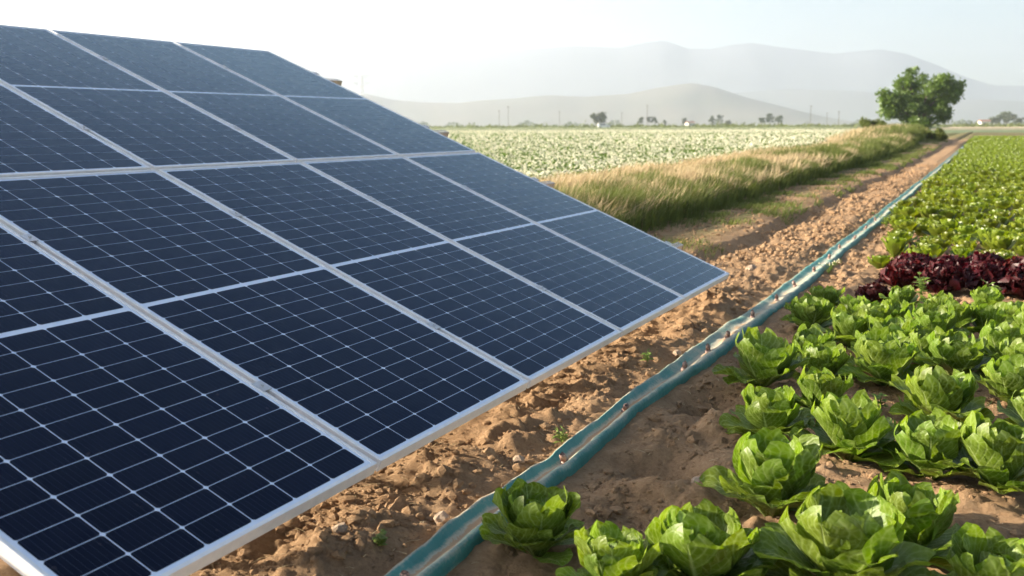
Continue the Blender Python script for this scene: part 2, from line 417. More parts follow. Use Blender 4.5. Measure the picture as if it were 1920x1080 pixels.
# ------------------------------------------------------------------ ground
def axis(parts):
    out = [parts[0][0]]
    for a, b, st in parts:
        n = max(1, int(round((b-a)/st))); out += list(np.linspace(a, b, n+1)[1:])
    return np.array(out)
sv = axis([(-60, -20, 3), (-20, -8.5, .5), (-8.5, -3.2, .10), (-3.2, -2.3, .03), (-2.3, .55, .0135), (.55, 1.6, .05), (1.6, 6, .3), (6, 60, 3)])
tv = [-6.0, -3, -1, 0, .8, 1.2, 1.5]
while tv[-1] < 9: tv.append(tv[-1]+max(.0135, tv[-1]*.0034))
while tv[-1] < 160: tv.append(tv[-1]*1.0125)
tv = np.array(tv)
S, T = np.meshgrid(sv, tv)
Z = zbase(S, T)+zfine(S, T)
edge = sstep(50, 60, np.abs(S)); Z = Z*(1-edge)
X = S*cA+T*sA; Y = -S*sA+T*cA
nS, nT = len(sv), len(tv)
idx = np.arange(nS*nT).reshape(nT, nS)
Fq = np.stack([idx[:-1, :-1].ravel(), idx[:-1, 1:].ravel(), idx[1:, 1:].ravel(), idx[1:, :-1].ravel()], 1)
SP = S-path_shift(T)
nz = fbm(S*.9, T*.9, 60, 4)
grassy = sstep(-2.35, -2.75, SP+nz*.35)*sstep(6.5, 8.5, T)
grassy = np.maximum(grassy*np.clip(.35+nz*1.6, 0, 1), sstep(-3.3, -3.9, SP))
grassy = np.maximum(grassy, sstep(80, 95, T)*.8)
me = np_mesh('ground', np.stack([X.ravel(), Y.ravel(), Z.ravel()], 1), Fq, M_soil, smooth=True, col=grassy.ravel())
tag(link('ground', me), kind='structure')

# the plain out to the hills
def plain_mat():
    m, nt, p = newmat('plain'); L = nt.links.new
    geo = N(nt, 'ShaderNodeNewGeometry'); mp = N(nt, 'ShaderNodeMapping'); mp.inputs['Scale'].default_value = (.004, .012, 1); L(geo.outputs['Position'], mp.inputs['Vector'])
    vo = N(nt, 'ShaderNodeTexVoronoi'); vo.inputs['Scale'].default_value = 1; L(mp.outputs[0], vo.inputs['Vector'])
    r = N(nt, 'ShaderNodeValToRGB'); r.color_ramp.interpolation = 'CONSTANT'
    e = r.color_ramp.elements; e[0].color = (.14, .17, .05, 1); e[1].position = .35; e[1].color = (.10, .14, .045, 1)
    x = e.new(.62); x.color = (.24, .21, .11, 1); x = e.new(.8); x.color = (.12, .15, .06, 1)
    sp = N(nt, 'ShaderNodeSeparateColor'); L(vo.outputs['Color'], sp.inputs[0]); L(sp.outputs[0], r.inputs[0])
    L(r.outputs[0], p.inputs['Base Color']); p.inputs['Roughness'].default_value = 1
    return m
ring = [(0, 0, -.3)]; V = []; F = []
rad = [0.5, 60, 150, 400, 1000, 2500, 6600]; na = 96
for i, r in enumerate(rad):
    for k in range(na):
        a = 2*math.pi*k/na; V.append((r*math.cos(a), r*math.sin(a), -.35 if r < 150 else -.12))
for i in range(len(rad)-1):
    for k in range(na):
        F.append((i*na+k, i*na+(k+1) % na, (i+1)*na+(k+1) % na, (i+1)*na+k)[::-1])
me = np_mesh('plain', V, F, plain_mat())
tag(link('plain', me), kind='structure')
# a pale stubble field beyond the lettuces
m = MB(); mm_ = []
for s_, t_ in ((-30, 330), (260, 330), (420, 520), (-45, 520)):
    x, y = xy(s_, t_); mm_.append((x, y, -.02))
m.poly(mm_)
tag(m.build('stubble_field', plain('stubble', (.42, .33, .19), 1, noise=(.05, (.50, .40, .26), 0))), kind='structure')

# ------------------------------------------------------------------ hills (real relief, kilometres away)
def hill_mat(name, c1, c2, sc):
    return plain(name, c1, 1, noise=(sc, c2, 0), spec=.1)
def ridge(name, D, prof, depth, mat, seed, rough):
    """prof: (azimuth in degrees from +Y, elevation angle in degrees) along the crest"""
    az = np.linspace(-62, 62, 420)
    el = np.interp(az, [p[0] for p in prof], [p[1] for p in prof])
    nj = 34
    V = []
    for j in range(nj):
        f = j/(nj-1)                       # 0 foot in front .. crest at .55 .. foot behind
        r = D+(f-.55)*depth*2
        h = D*np.tan(np.radians(np.maximum(el, .02)))
        shape = sstep(0, .55, f)**1.15 if f <= .55 else 1-sstep(.55, 1, f)
        x = r*np.sin(np.radians(az)); y = r*np.cos(np.radians(az))
        rel = fbm(x/rough, y/rough, seed, 5)
        gul = -np.abs(fbm(x/rough*2.2, y/rough*2.2, seed+9, 4))
        side = 4*shape*(1-shape)
        z = h*shape + (rel*.14+gul*.06)*h*side*(1 if D < 4000 else .45) + rel*h*.012*shape - 3*(1-shape)
        V.append(np.stack([x, y, z], 1))
    V = np.concatenate(V); n = len(az)
    ii = np.arange(n*nj).reshape(nj, n)
    Fq = np.stack([ii[:-1, :-1].ravel(), ii[:-1, 1:].ravel(), ii[1:, 1:].ravel(), ii[1:, :-1].ravel()], 1)
    tag(link(name, np_mesh(name, V, Fq, mat, smooth=True)), kind='structure')
def pa(x, y): return (math.degrees(math.atan((x-960)/1866*.987)), math.degrees(math.atan((237-y)/1866*math.cos(math.atan((x-960)/1866)))))
near_hill = [pa(-1200, 200), pa(-400, 180), pa(0, 190), pa(400, 172), pa(690, 178), pa(740, 189), pa(800, 194), pa(860, 195), pa(905, 190), pa(960, 187), pa(1030, 181), pa(1100, 184), pa(1180, 179), pa(1230, 169), pa(1270, 163), pa(1298, 160), pa(1340, 168), pa(1400, 187), pa(1470, 204), pa(1540, 221), pa(1600, 231), pa(1900, 233), pa(2600, 222), pa(3400, 215)]
mid_hill = [pa(-1200, 150), pa(0, 190), pa(600, 200), pa(1150, 215), pa(1300, 196), pa(1380, 178), pa(1480, 172), pa(1600, 176), pa(1700, 185), pa(1800, 190), pa(1920, 196), pa(2500, 190), pa(3400, 200)]
far_hill = [pa(-1200, 60), pa(-300, 120), pa(200, 90), pa(500, 112), pa(600, 101), pa(700, 98), pa(780, 101), pa(850, 107), pa(930, 103), pa(1000, 98), pa(1080, 93), pa(1160, 97), pa(1210, 88), pa(1245, 84), pa(1290, 99), pa(1330, 99), pa(1370, 91), pa(1405, 88), pa(1450, 95), pa(1500, 101), pa(1560, 108), pa(1600, 104), pa(1645, 101), pa(1690, 109), pa(1740, 126), pa(1800, 150), pa(1860, 167), pa(1920, 168), pa(2300, 150), pa(3400, 120)]
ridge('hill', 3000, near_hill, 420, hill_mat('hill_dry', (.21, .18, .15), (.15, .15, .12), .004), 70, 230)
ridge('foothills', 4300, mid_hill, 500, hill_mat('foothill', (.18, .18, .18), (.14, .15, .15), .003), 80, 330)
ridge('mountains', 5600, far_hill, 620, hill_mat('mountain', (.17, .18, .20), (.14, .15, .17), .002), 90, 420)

# ------------------------------------------------------------------ solar array
PITCH_W, PITCH_L = 1.065, 1.065*.98829*2
MW, ML = 1.045, PITCH_L-.022
P0 = Vector((1.477, 6.676, CAM_H-.9937))
ax_x = Vector((sA, cA, 0)); ax_y = Vector((-cA*math.cos(TILT), sA*math.cos(TILT), math.sin(TILT))); ax_z = ax_x.cross(ax_y)
def plane_m(p):
    return Matrix(((ax_x.x, ax_y.x, ax_z.x, p.x), (ax_x.y, ax_y.y, ax_z.y, p.y), (ax_x.z, ax_y.z, ax_z.z, p.z), (0, 0, 0, 1)))
# module meshes, local origin at the lower right corner's plane: x from -MW to 0, y 0..ML, z 0 = top of frame
FT = .040; LIP = .012
fm = MB()
def bar(x0, x1, y0, y1, z0, z1): fm.box(((x0+x1)/2, (y0+y1)/2, (z0+z1)/2), (x1-x0, y1-y0, z1-z0))
bar(-MW, 0, 0, LIP, -FT, 0); bar(-MW, 0, ML-LIP, ML, -FT, 0)
bar(-MW, -MW+LIP, LIP, ML-LIP, -FT, 0); bar(-LIP, 0, LIP, ML-LIP, -FT, 0)
frame_o = fm.build('frame', M_alu); frame_me = frame_o.data; bpy.data.objects.remove(frame_o)
bm = bmesh.new(); bm.from_mesh(frame_me)
bmesh.ops.bevel(bm, geom=[e for e in bm.edges if e.calc_length() > .5], offset=.0012, segments=1, affect='EDGES')
bm.to_mesh(frame_me); bm.free()
bs = MB(); bs.box((-MW/2, ML/2, -.0065), (MW-2*LIP, ML-2*LIP, .005))
bo = bs.build('backsheet', M_back); back_me = bo.data; bpy.data.objects.remove(bo)
CW, CH = .1645, .0822
c_pw = (MW-2*LIP-.024)/6; c_gap = .022; c_ph = (ML-2*LIP-.026-c_gap)/24
CW = c_pw-.0040; CH = c_ph-.0028; ch = .0064
pts = [(-CW/2+ch, -CH/2), (CW/2-ch, -CH/2), (CW/2, -CH/2+ch), (CW/2, CH/2-ch*.8), (CW/2-ch*.8, CH/2), (-CW/2+ch*.8, CH/2), (-CW/2, CH/2-ch*.8), (-CW/2, -CH/2+ch)]
v = [(x, y, -.0003) for x, y in pts]+[(x, y, .0003) for x, y in pts]
f = [tuple(range(8, 16))]+[(i, (i+1) % 8, 8+(i+1) % 8, 8+i) for i in range(8)]
cell_me = bpy.data.meshes.new('solar_cell'); cell_me.from_pydata(v, [], f); cell_me.materials.append(M_cell)
row_n = {0: 'bottom row', 1: 'upper row'}
lab = {(0, 0): 'far right end module of the bottom row, its corner jutting over the dirt', (1, 0): 'second module from the right end in the bottom row',
       (2, 0): 'middle module of the bottom row above the bare dirt', (3, 0): 'fourth bottom row module from the right end, above the hose and first lettuce', (4, 0): 'nearest and largest module, filling the lower left corner',
       (0, 1): 'upper row module at the right end, its top corner highest against the sky', (1, 1): 'second module from the right end in the upper row',
       (2, 1): 'third module from the right end in the upper row', (3, 1): 'upper row module cut off by the left edge, directly above the thick horizontal joint', (4, 1): 'upper row module at the near end, out past the left edge'}
for j in (0, 1):
    for i in range(5):
        p = P0 - ax_x*(i*PITCH_W) + ax_y*(j*PITCH_L)
        e = bpy.data.objects.new('solar_module', None); COL.objects.link(e); e.matrix_world = plane_m(p)
        e.empty_display_size = .1
        tag(e, 'blue '+lab[(i, j)], 'solar panel', 'solar modules on the tilted array')
        link('frame', frame_me, e); link('backsheet', back_me, e)
        for a in range(6):
            for b in range(24):
                x = -MW+LIP+.012+c_pw*(a+.5); y = LIP+.013+c_ph*(b+.5)+(c_gap if b >= 12 else 0)
                flip = (b % 2 == 1)
                mt = Matrix.Translation((x, y, -.0036)) @ (Matrix.Rotation(math.pi, 4, 'Z') if flip else Matrix.Identity(4))
                link('solar_cell', cell_me, e, mt)
# mounting rack
rack = empty('mounting_rack', (0, 0, 0)); rack.matrix_world = plane_m(P0)
tag(rack, 'galvanised steel rack under the solar modules, slotted rail ends poking out past the right edge', 'mounting rack')
H_r = .07
for rj in (.45, 1.5, 2.45, 3.5):
    yy = rj*PITCH_L/2
    m = MB(); x0, x1 = -5*PITCH_W-.12, .36
    top = -FT-.001; wdt = .045
    # open C channel: web facing down-slope, flanges top and bottom, top flange pierced by slots
    m.box(((x0+x1)/2, yy-wdt/2+.0015, top-H_r/2), (x1-x0, .003, H_r))
    m.box(((x0+x1)/2, yy, top-H_r), (x1-x0, wdt, .003))
    m.box(((x0+x1)/2, yy-wdt/2+.007, top-.0015), (x1-x0, .008, .003)); m.box(((x0+x1)/2, yy+wdt/2-.004, top-.0015), (x1-x0, .008, .003))
    for k in range(int((x1-x0)/.036)+1):
        m.box((x1-.006-k*.036, yy+.0005, top-.0016), (.012, wdt-.020, .0028))
    rl = m.build('rail', M_galv, rack)
    for i in range(6):
        xx = -i*PITCH_W+.010 if i else .010
        if i in (0, 5): xx = .012 if i == 0 else -5*PITCH_W+.012
        c = MB(); c.box((xx, yy, .0022), (.040, .050, .0036)); c.box((xx, yy, -.022), (.010, .050, .046))
        c.tube([(xx, yy, .003), (xx, yy, .011)], .0065, 6)
        c.build('clamp', M_clamp, rl)
for xx in (-.55, -2.66, -4.8):
    for yy in (.75, 3.45):
        m = MB()
        top = plane_m(P0) @ Vector((xx, yy, -FT-H_r-.06)); foot = Vector((top.x, top.y, -.3))
        inv = plane_m(P0).inverted()
        m.tube([inv @ foot, inv @ top], .035, 8)
        m.build('post', M_galv, rack)
    m = MB(); m.box((xx, 2.1, -FT-H_r-.035), (.05, 3.9, .065)); m.build('rafter', M_galv, rack)

# ------------------------------------------------------------------ irrigation hose
ht = [-.5]
while ht[-1] < 110: ht.append(ht[-1]+max(.03, ht[-1]*.006))
ht = np.array(ht)
hu = np.array([-.100, -.094, -.086, -.074, -.058, -.035, -.015, .005, .022, .038, .055, .070, .082, .090, .093, .093])
def hose_prof(t):
    k = float(sstep(4.4, 6.5, t)); w = .5+.5*math.sin(t*2.1+1)
    k = min(1, k*.75+.25*w*(t > 3.7))
    tall = np.array([-.012, .020, .034, .030, .016, .004, .002, .006, .018, .028, .036, .039, .034, .018, .0, -.02])
    flat = np.array([-.012, .012, .024, .029, .027, .023, .018, .016, .018, .022, .027, .027, .020, .010, .0, -.02])
    return tall*(1-k)+flat*k
hV = []; hM = []
dust_near = np.array([.9, .95, .9, .05, -.1, .8, 1.35, 1.45, 1.25, .62, .60, .55, .35, -.1, -.2, .5])
dust_flat = np.array([.9, .8, .55, .45, .30, .35, .8, 1.0, 1.0, .80, .70, .60, .35, -.1, -.2, .5])
for t in ht:
    sc = -1.37+float(path_shift(t))+.007*math.sin(t*1.1)+.003*math.sin(t*4.1)
    wv = .66+.22*float(sstep(3.6, 5.5, t))+.05*math.sin(t*2.3+2)+.025*math.sin(t*7.7)
    pr = hose_prof(t)*.95*(1+.10*math.sin(t*5.3)/(1+t/8))
    if t > 20: pr = pr*1.1
    z0 = float(zbase(np.array([sc]), np.array([t]))[0])
    kf = float(sstep(3.9, 4.8, t)); dprof = dust_near*(1-kf)+dust_flat*kf-.25*float(sstep(6.5, 9, t))
    wk = 1/(1+(t/6)**2)+.12
    for u, z, dp in zip(hu, pr, dprof):
        wob = .010*(vn(np.array([u*50]), np.array([t*7]), 77)[0]-.5)+.007*(vn(np.array([u*95]), np.array([t*19]), 78)[0]-.5)
        x, y = xy(sc+u*wv*.95, t+u*.02); hV.append((x, y, z0+.006+z+wob*wk)); hM.append(dp)
n = len(hu); ii = np.arange(n*len(ht)).reshape(len(ht), n)
Fq = np.stack([ii[:-1, :-1].ravel(), ii[:-1, 1:].ravel(), ii[1:, 1:].ravel(), ii[1:, :-1].ravel()], 1)
hose_root = empty('irrigation_hose', at(-1.37, 2.0))
tag(hose_root, 'half flattened teal irrigation hose running the length of the lettuce bed', 'hose')
inv = Matrix.Translation(hose_root.location).inverted()
ho = link('hose_tube', np_mesh('hose_tube', np.array(hV)-np.array(hose_root.location), Fq, M_hose, smooth=True, col=hM), hose_root)
nm = MB()
nm.tube([(0, 0, -.01), (0, 0, .010), (0, 0, .0101), (0, 0, .016), (0, 0, .0161), (0, 0, .036), (.001, 0, .040)], [.016, .016, .010, .010, .0135, .0125, .010], 10)
nm.tube([(0, 0, .0402), (.001, 0, .044), (.0012, 0, .041)], [.010, .008, .005], 10)
no_ = nm.build('hose_outlet', M_nip, smooth=True); nip_me = no_.data; bpy.data.objects.remove(no_)
for t in (2.12, 3.22, 3.88, 4.70, 5.12, 5.50, 6.20, 6.92, 7.55, 8.4, 9.3, 10.1, 11.0, 12.1, 13.3):
    u = {3.22: .0, 2.12: .0}.get(t, random.uniform(.0, .03)); sc = -1.37+float(path_shift(t))+.007*math.sin(t*1.1)+.003*math.sin(t*4.1)+u
    x, y = xy(sc, t); z = float(zbase(np.array([sc-u]), np.array([t]))[0])+.006+float(np.interp(u, hu, hose_prof(t)))
    a = random.uniform(0, 6.28)
    mt = Matrix.Translation(Vector((x, y, z))-hose_root.location) @ Euler((random.uniform(-.45, .45), random.uniform(-.3, .3), a)).to_matrix().to_4x4()
    link('hose_outlet', nip_me, hose_root, mt)

# ------------------------------------------------------------------ lettuces
def leaf_mesh(name, L, W, nu, nv, ang0, curl, cup, ruf, seed, mat, fan=.55, tipback=0.0):
    """grows from the origin outwards along +X and up; concave side looks to the plant's axis"""
    r = np.random.default_rng(seed)
    vv = 1-(1-np.linspace(0, 1, nv))**1.45; uu = np.linspace(-1, 1, nu)
    th = ang0 + curl*vv + tipback*np.maximum(0, vv-.7)**2*8      # angle from vertical
    ds = L*np.diff(vv)
    px = np.concatenate([[0], np.cumsum(np.sin(th[:-1])*ds)]); pz = np.concatenate([[0], np.cumsum(np.cos(th[:-1])*ds)])
    w = W*(.20+.80*sstep(0, fan, vv))*np.sqrt(np.clip(1-(np.maximum(0, vv-.62)/.39)**2.4, .03, 1))
    ph = r.uniform(0, 6.28, 6); sk = r.uniform(-.15, .15)
    V = []; UV = []
    for i, v in enumerate(vv):
        nx, nz = -math.cos(th[i]), math.sin(th[i])                # towards the axis
        for u in uu:
            a = abs(u)
            rr = .9*ruf*(a**2.2)*(.3+.7*v)*(math.sin(v*10+ph[0]+u*2)+.5*math.sin(v*17+ph[1]*u)+.25*math.sin(v*25+ph[5]))*W
            crk = .03*W*(math.sin(u*9+ph[2])*math.sin(v*17+ph[3]))*min(1, v*2)
            off = cup*W*a**1.8*(.4+.6*v)+rr+crk - .10*W*math.exp(-(u/.16)**2)*(1-v)
            lat = w[i]*u*(1-.10*a*cup*3)+.05*W*sk*v
            edge = .0*W*math.sin(7*u+ph[4])*(v**4)
            V.append((px[i]+nx*off+math.sin(th[i])*edge, lat, pz[i]+nz*off+math.cos(th[i])*edge)); UV.append(((u+1)/2, v))
    ii = np.arange(nu*nv).reshape(nv, nu)
    Fq = np.stack([ii[:-1, :-1].ravel(), ii[:-1, 1:].ravel(), ii[1:, 1:].ravel(), ii[1:, :-1].ravel()], 1)
    return np.array(V), Fq, np.array(UV)
# leaf families for the near heads: outer, middle, inner
fam = []
for k in range(6): fam.append(('outer', leaf_mesh('leaf', .165, .074, 11, 12, R(34+5*k), R(22+random.uniform(-6, 16)), .26, .13, 100+k, M_lett, tipback=random.uniform(.2, 1.3))))
for k in range(7): fam.append(('middle', leaf_mesh('leaf', .155, .072, 11, 12, R(24+3*k), R(-6+random.uniform(-10, 14)), .38, .11, 200+k, M_lett, tipback=random.uniform(0, 1.3))))
for k in range(6): fam.append(('inner', leaf_mesh('leaf', .125, .062, 11, 11, R(10+3*k), R(-20+random.uniform(-10, 10)), .55, .13, 300+k, M_lett, tipback=random.uniform(0, .5))))
FAM = {'outer': [], 'middle': [], 'inner': []}
for nme, (V, Fq, UV) in fam: FAM[nme].append(np_mesh('leaf', V, Fq, M_lett, smooth=True, uv=UV))
def head_layout(r, n=32):
    out = []
    for k in range(n):
        f = k/(n-1); phi = k*2.39996+r.uniform(-.25, .25)
        kind = 'outer' if f < .30 else ('middle' if f < .68 else 'inner')
        out.append((kind, phi, R({'outer': 12-28*f, 'middle': 10-26*(f-.3), 'inner': -4-8*(f-.68)}[kind]*1.0+r.uniform(-7, 7)), .008+.035*f, .80+.22*math.sin(math.pi*min(1, f*1.3))+r.uniform(-.09, .09), {'outer': .012, 'middle': .010, 'inner': .007}[kind]))
    return out
HEADS = [  # s, t, size, label
 (-1.14, 2.47, .88, 'romaine lettuce standing alone right beside the teal hose, in shade'),
 (-.84, 2.30, .80, 'smaller lettuce at the bottom edge, half hidden behind its bigger right neighbour'),
 (-.65, 2.47, 1.05, 'big open bottom edge lettuce with pale glossy tips, right of the half hidden one'),
 (-.58, 3.02, 1.12, 'tall upright lettuce in the foreground with drooping pale outer leaves at its foot'),
 (-.30, 2.55, 1.15, 'wide lettuce cut by the bottom edge, right of the one with pale glossy tips'),
 (-.17, 2.95, 1.02, 'lettuce with a thin white budding weed in front of it, left of bare furrow'),
 (.06, 2.63, .95, 'lettuce cut off by the bottom right corner'),
 (-.74, 3.75, .92, 'lettuce just behind and above the tall upright foreground lettuce'),
 (-.44, 3.68, 1.08, 'broad lettuce with dark lower leaves, third row back behind the tall one'),
 (-.16, 3.60, .98, 'lettuce with open cup of leaves between two wide ones, right of the broad dark one'),
 (.05, 3.55, 1.05, 'lettuce by the right edge with one big yellow green leaf lying on the soil'),
 (-.64, 4.29, .88, 'small ragged lettuce with bright pale top, right of the round shaded one'),
 (-.95, 4.60, 1.12, 'round dark shaded lettuce closest to the hose outlets, with a pale leaf at its foot'),
 (-.72, 4.90, .86, 'low lettuce right behind the small ragged one'),
 (-.17, 4.32, 1.10, 'large pale lettuce by the small sprouting weed, toward the right'),
 (-.43, 4.82, 1.08, 'lettuce with long curled lower leaves like a bowl, right of the low one'),
 (-.15, 5.12, 1.0, 'lettuce behind the large pale one, wide green crown'),
 (.10, 4.75, .95, 'lettuce at the right edge beside the large pale one'),
 (-.97, 5.98, .98, 'dark topped lettuce on the hose side, left end of the row before the red patch'),
 (-.70, 5.66, .98, 'lettuce just right of the dark topped hose side one'),
 (-.47, 5.55, 1.0, 'lettuce with a round closed heart, centre of the fourth row'),
 (-.30, 5.92, 1.0, 'lettuce with curled crown right of the round hearted one'),
 (-.03, 6.35, 1.0, 'lettuce with long sweeping edge leaf in front of the red patch'),
 (.06, 5.62, .98, 'upright lettuce by the right edge, behind the large pale one'),
 (-1.02, 6.78, .95, 'lettuce touching the hose, farthest left before the red patch'),
 (-.80, 6.50, .92, 'lettuce between the hose side lettuce and the small red one'),
 (-.54, 6.40, .95, 'lettuce below the small lone red lettuce'),
 (-.30, 6.75, .92, 'lettuce directly in front of the red patch centre'),
 (-.55, 6.98, .85, 'small lettuce beside the pale brick'),
 (-.05, 7.05, .9, 'lettuce touching the red patch from the front, right of its centre'),
 (.22, 6.1, .95, 'lettuce on the right edge, in front of the right end of the red patch'),
 (-.52, 5.18, .92, 'lettuce tucked between the low one and the round hearted one'),
 (-.28, 5.42, .95, 'lettuce filling the gap left of the upright right edge lettuce'),
 (.14, 5.18, .95, 'lettuce at the right edge, between the upright one and the one nearer the camera'),
 (-.62, 6.08, .9, 'lettuce squeezed behind the round hearted one, left of the curled crown'),
 (-.20, 6.28, .92, 'lettuce directly left of the one with the long sweeping edge leaf'),
 (.12, 6.62, .9, 'lettuce by the right edge close before the red patch'),
 (-.84, 5.25, .85, 'lettuce just behind the round dark shaded one, near the hose'),
 (.22, 4.2, 1.0, 'lettuce cut by the right edge level with the large pale one'),
]
def near_head(s, t, size, label, seed, full=True):
    r = random.Random(seed)
    e = empty('lettuce', at(s, t, -.012), r.uniform(0, 6.28)); tag(e, label, 'lettuce', 'romaine lettuces in the front bed')
    for kind, phi, tilt, z, sc, off in head_layout(r, 34):
        me = FAM[kind][r.randrange(len(FAM[kind]))]
        mt = Matrix.Rotation(phi, 4, 'Z') @ Matrix.Translation((off, 0, z)) @ Matrix.Rotation(tilt, 4, 'Y') @ Matrix.Rotation(r.uniform(-.22, .22), 4, 'Z') @ Matrix.Diagonal((sc, sc*r.uniform(.92, 1.15), sc, 1))
        link('leaf', me, e, Matrix.Diagonal((size*1.16, size*1.16, size*1.32, 1)) @ mt)
for k, (s, t, sz, l) in enumerate(HEADS): near_head(s, t, sz*(.86 if t > 6.2 else 1), l, 500+k)

def merged_head(seed, n, mat, scale=1.0, kind='romaine', nu=5, nv=6):
    r = random.Random(seed); Vs = []; Fs = []; UVs = []; b = 0
    for k in range(n):
        f = k/(n-1); phi = k*2.39996+r.uniform(-.3, .3)
        if kind == 'romaine':
            L = .17-.05*f; W = .060-.014*f; a0 = R(48-36*f+r.uniform(-8, 8)); cu = R(24-40*f); cup = .2+.3*f; ruf = .15
            V, Fq, UV = leaf_mesh('l', L, W, nu, nv, a0, cu, cup, ruf, seed*50+k, mat)
        else:
            L = .17-.06*f; W = .062; a0 = R(72-66*f+r.uniform(-8, 8)); cu = R(10-10*f); cup = .1; ruf = .5
            V, Fq, UV = leaf_mesh('l', L, W, nu, nv, a0, cu, cup, ruf, seed*50+k, mat, fan=.8)
            # frilled edges
            fr = (np.abs(UV[:, 0]-.5)*2)**1.5*.4+UV[:, 1]**2*.6
            ph = UV[:, 0]*47+UV[:, 1]*38+k
            V = V + np.stack([np.sin(ph), np.cos(ph*1.3), np.sin(ph*.9+1)], 1)*.017*fr[:, None]
        c, s_ = math.cos(phi), math.sin(phi)
        x = V[:, 0]+.01; V2 = np.stack([x*c-V[:, 1]*s_, x*s_+V[:, 1]*c, V[:, 2]+.01+.03*f], 1)
        Vs.append(V2*scale); Fs.append(Fq+b); UVs.append(UV); b += len(V)
    return np_mesh('lettuce', np.concatenate(Vs), np.concatenate(Fs), mat, smooth=True, uv=np.concatenate(UVs))
red_me = [merged_head(900+k, 60, M_red, 1.0, 'red', 11, 8) for k in range(4)]
REDS = [(-0.60, 7.86, 1.0, 'dark red lettuce at the left end of the red patch, front row'), (-0.34, 7.78, 1.05, 'second dark red lettuce from the left in the front row of the red patch'),
 (-0.07, 7.89, 1.05, 'third dark red lettuce from the left in the front row of the red patch'), (0.20, 7.83, 1.1, 'fourth dark red lettuce from the left in the front row of the red patch'),
 (0.48, 7.68, 1.1, 'dark red lettuce at the right edge, lowest of the red patch'), (-0.58, 8.35, 1.08, 'dark red lettuce at the left end of the back row of the red patch'),
 (-0.32, 8.30, 1.05, 'second dark red lettuce from the left in the back row of the red patch'), (-0.08, 8.39, 1.1, 'third dark red lettuce from the left in the back row of the red patch'),
 (0.18, 8.33, 1.1, 'fourth dark red lettuce from the left in the back row of the red patch'), (0.44, 8.30, 1.1, 'dark red lettuce near the right end of the back row of the red patch'),
 (0.63, 8.00, 1.1, 'dark red lettuce cut by the right edge at the end of the red patch'), (-0.76, 7.22, .62, 'small lone dark red lettuce in front of the pale brick, apart from the patch')]
for k, (s, t, sz, l) in enumerate(REDS):
    o = link('red_lettuce', red_me[k % 4]); o.location = at(s, t, -.02 if sz > .9 else 0); o.rotation_euler = (0, 0, k*1.3); o.scale = (sz*1.18, sz*1.18, sz*1.35)
    tag(o, l, 'lettuce', 'dark red frilly lettuces')
for k, (s, t) in enumerate([(.70, 7.6), (.82, 8.3), (1.1, 7.9)]):
    o = link('red_lettuce', red_me[k]); o.location = at(s, t, -.02); tag(o, 'dark red lettuce of the patch beyond the right edge', 'lettuce', 'dark red lettuces past the edge')

far_me = [merged_head(1000+k, 18, M_lettfar, 1.05, 'romaine', 5, 5) for k in range(7)]
low_me = [merged_head(1100+k, 10, M_lettfar, 1.15, 'romaine', 3, 4) for k in range(6)]
def bed_edge(t): return np.interp(t, [8, 10, 16], [-.92, -.95, -1.05])+float(path_shift(t))+.08*math.sin(t*.8)
count = 0; rest = []
t = 8.95; row = 0
while t < 215:
    s = bed_edge(t)+.10*(row % 2)+random.uniform(-.03, .03)
    s_first = s
    smax = 1.2 + t*.06 if t < 40 else 2+t*.25
    step = .27 if t < 40 else .27*(t/40)
    while s < smax:
        jt = t+random.uniform(-.06, .06); js = s+random.uniform(-.05, .05)
        if random.random() > .07:
            # visible to the photograph's frame?
            X_, Y_ = xy(js, jt)
            if count < 300 and X_/Y_ < .535:
                o = link('lettuce', far_me[count % 7]); o.location = at(js, jt, -.01)
                k = random.uniform(.88, 1.15); o.rotation_euler = (random.uniform(-.12, .12), random.uniform(-.12, .12), random.uniform(0, 6.28)); o.scale = (k, k, k*random.uniform(.9, 1.2))
                ORD = ('leftmost, hose side', 'second from left', 'third from left', 'fourth from left', 'fifth from left')
                if row == 0 and count < 5: tag(o, ORD[count]+' lettuce of the row directly behind the red patch', 'lettuce', 'green lettuces behind the red patch')
                elif abs(s-s_first) < .01: tag(o, 'bright green lettuce on the hose side border of the dense bed past the red patch', 'lettuce', 'hose side border lettuces of the dense bed')
                else: tag(o, 'bright green lettuce inside the dense bed, beyond the row directly behind the red patch', 'lettuce', 'green lettuces behind the red patch')
                count += 1
            else: rest.append((js, jt, step/.27))
        s += step
    t += (.30 if row % 3 else .44) if t < 40 else .27*(t/40); row += 1
# the rest as one mass, built with numpy from the low meshes
def get_arrays(me):
    v = np.empty(len(me.vertices)*3, np.float32); me.vertices.foreach_get('co', v)
    l = np.empty(len(me.loops), np.int32); me.loops.foreach_get('vertex_index', l)
    return v.reshape(-1, 3), l.reshape(-1, 4)
LA = [get_arrays(m_) for m_ in low_me]
Vs = []; Fs = []; b = 0
rest = rest[:6500]
for k, (s, t, g) in enumerate(rest):
    V, Fq = LA[k % 6]; a = random.uniform(0, 6.28); q = random.uniform(.9, 1.15); c, s_ = math.cos(a)*q*g, math.sin(a)*q*g
    x, y = xy(s, t)
    if g > 1: V = V[:]
    Vs.append(np.stack([V[:, 0]*c-V[:, 1]*s_+x, V[:, 0]*s_+V[:, 1]*c+y, V[:, 2]*q*min(g, 1.3)+ground_z(s, t)-.01], 1)); Fs.append(Fq+b); b += len(V)
me = np_mesh('lettuce_rows', np.concatenate(Vs), np.concatenate(Fs), M_lettfar, smooth=True, uv=np.zeros((b, 2)))
tag(link('lettuce_rows', me), 'distant rows of green lettuce fading toward the far end of the field', 'lettuce rows', kind='stuff')

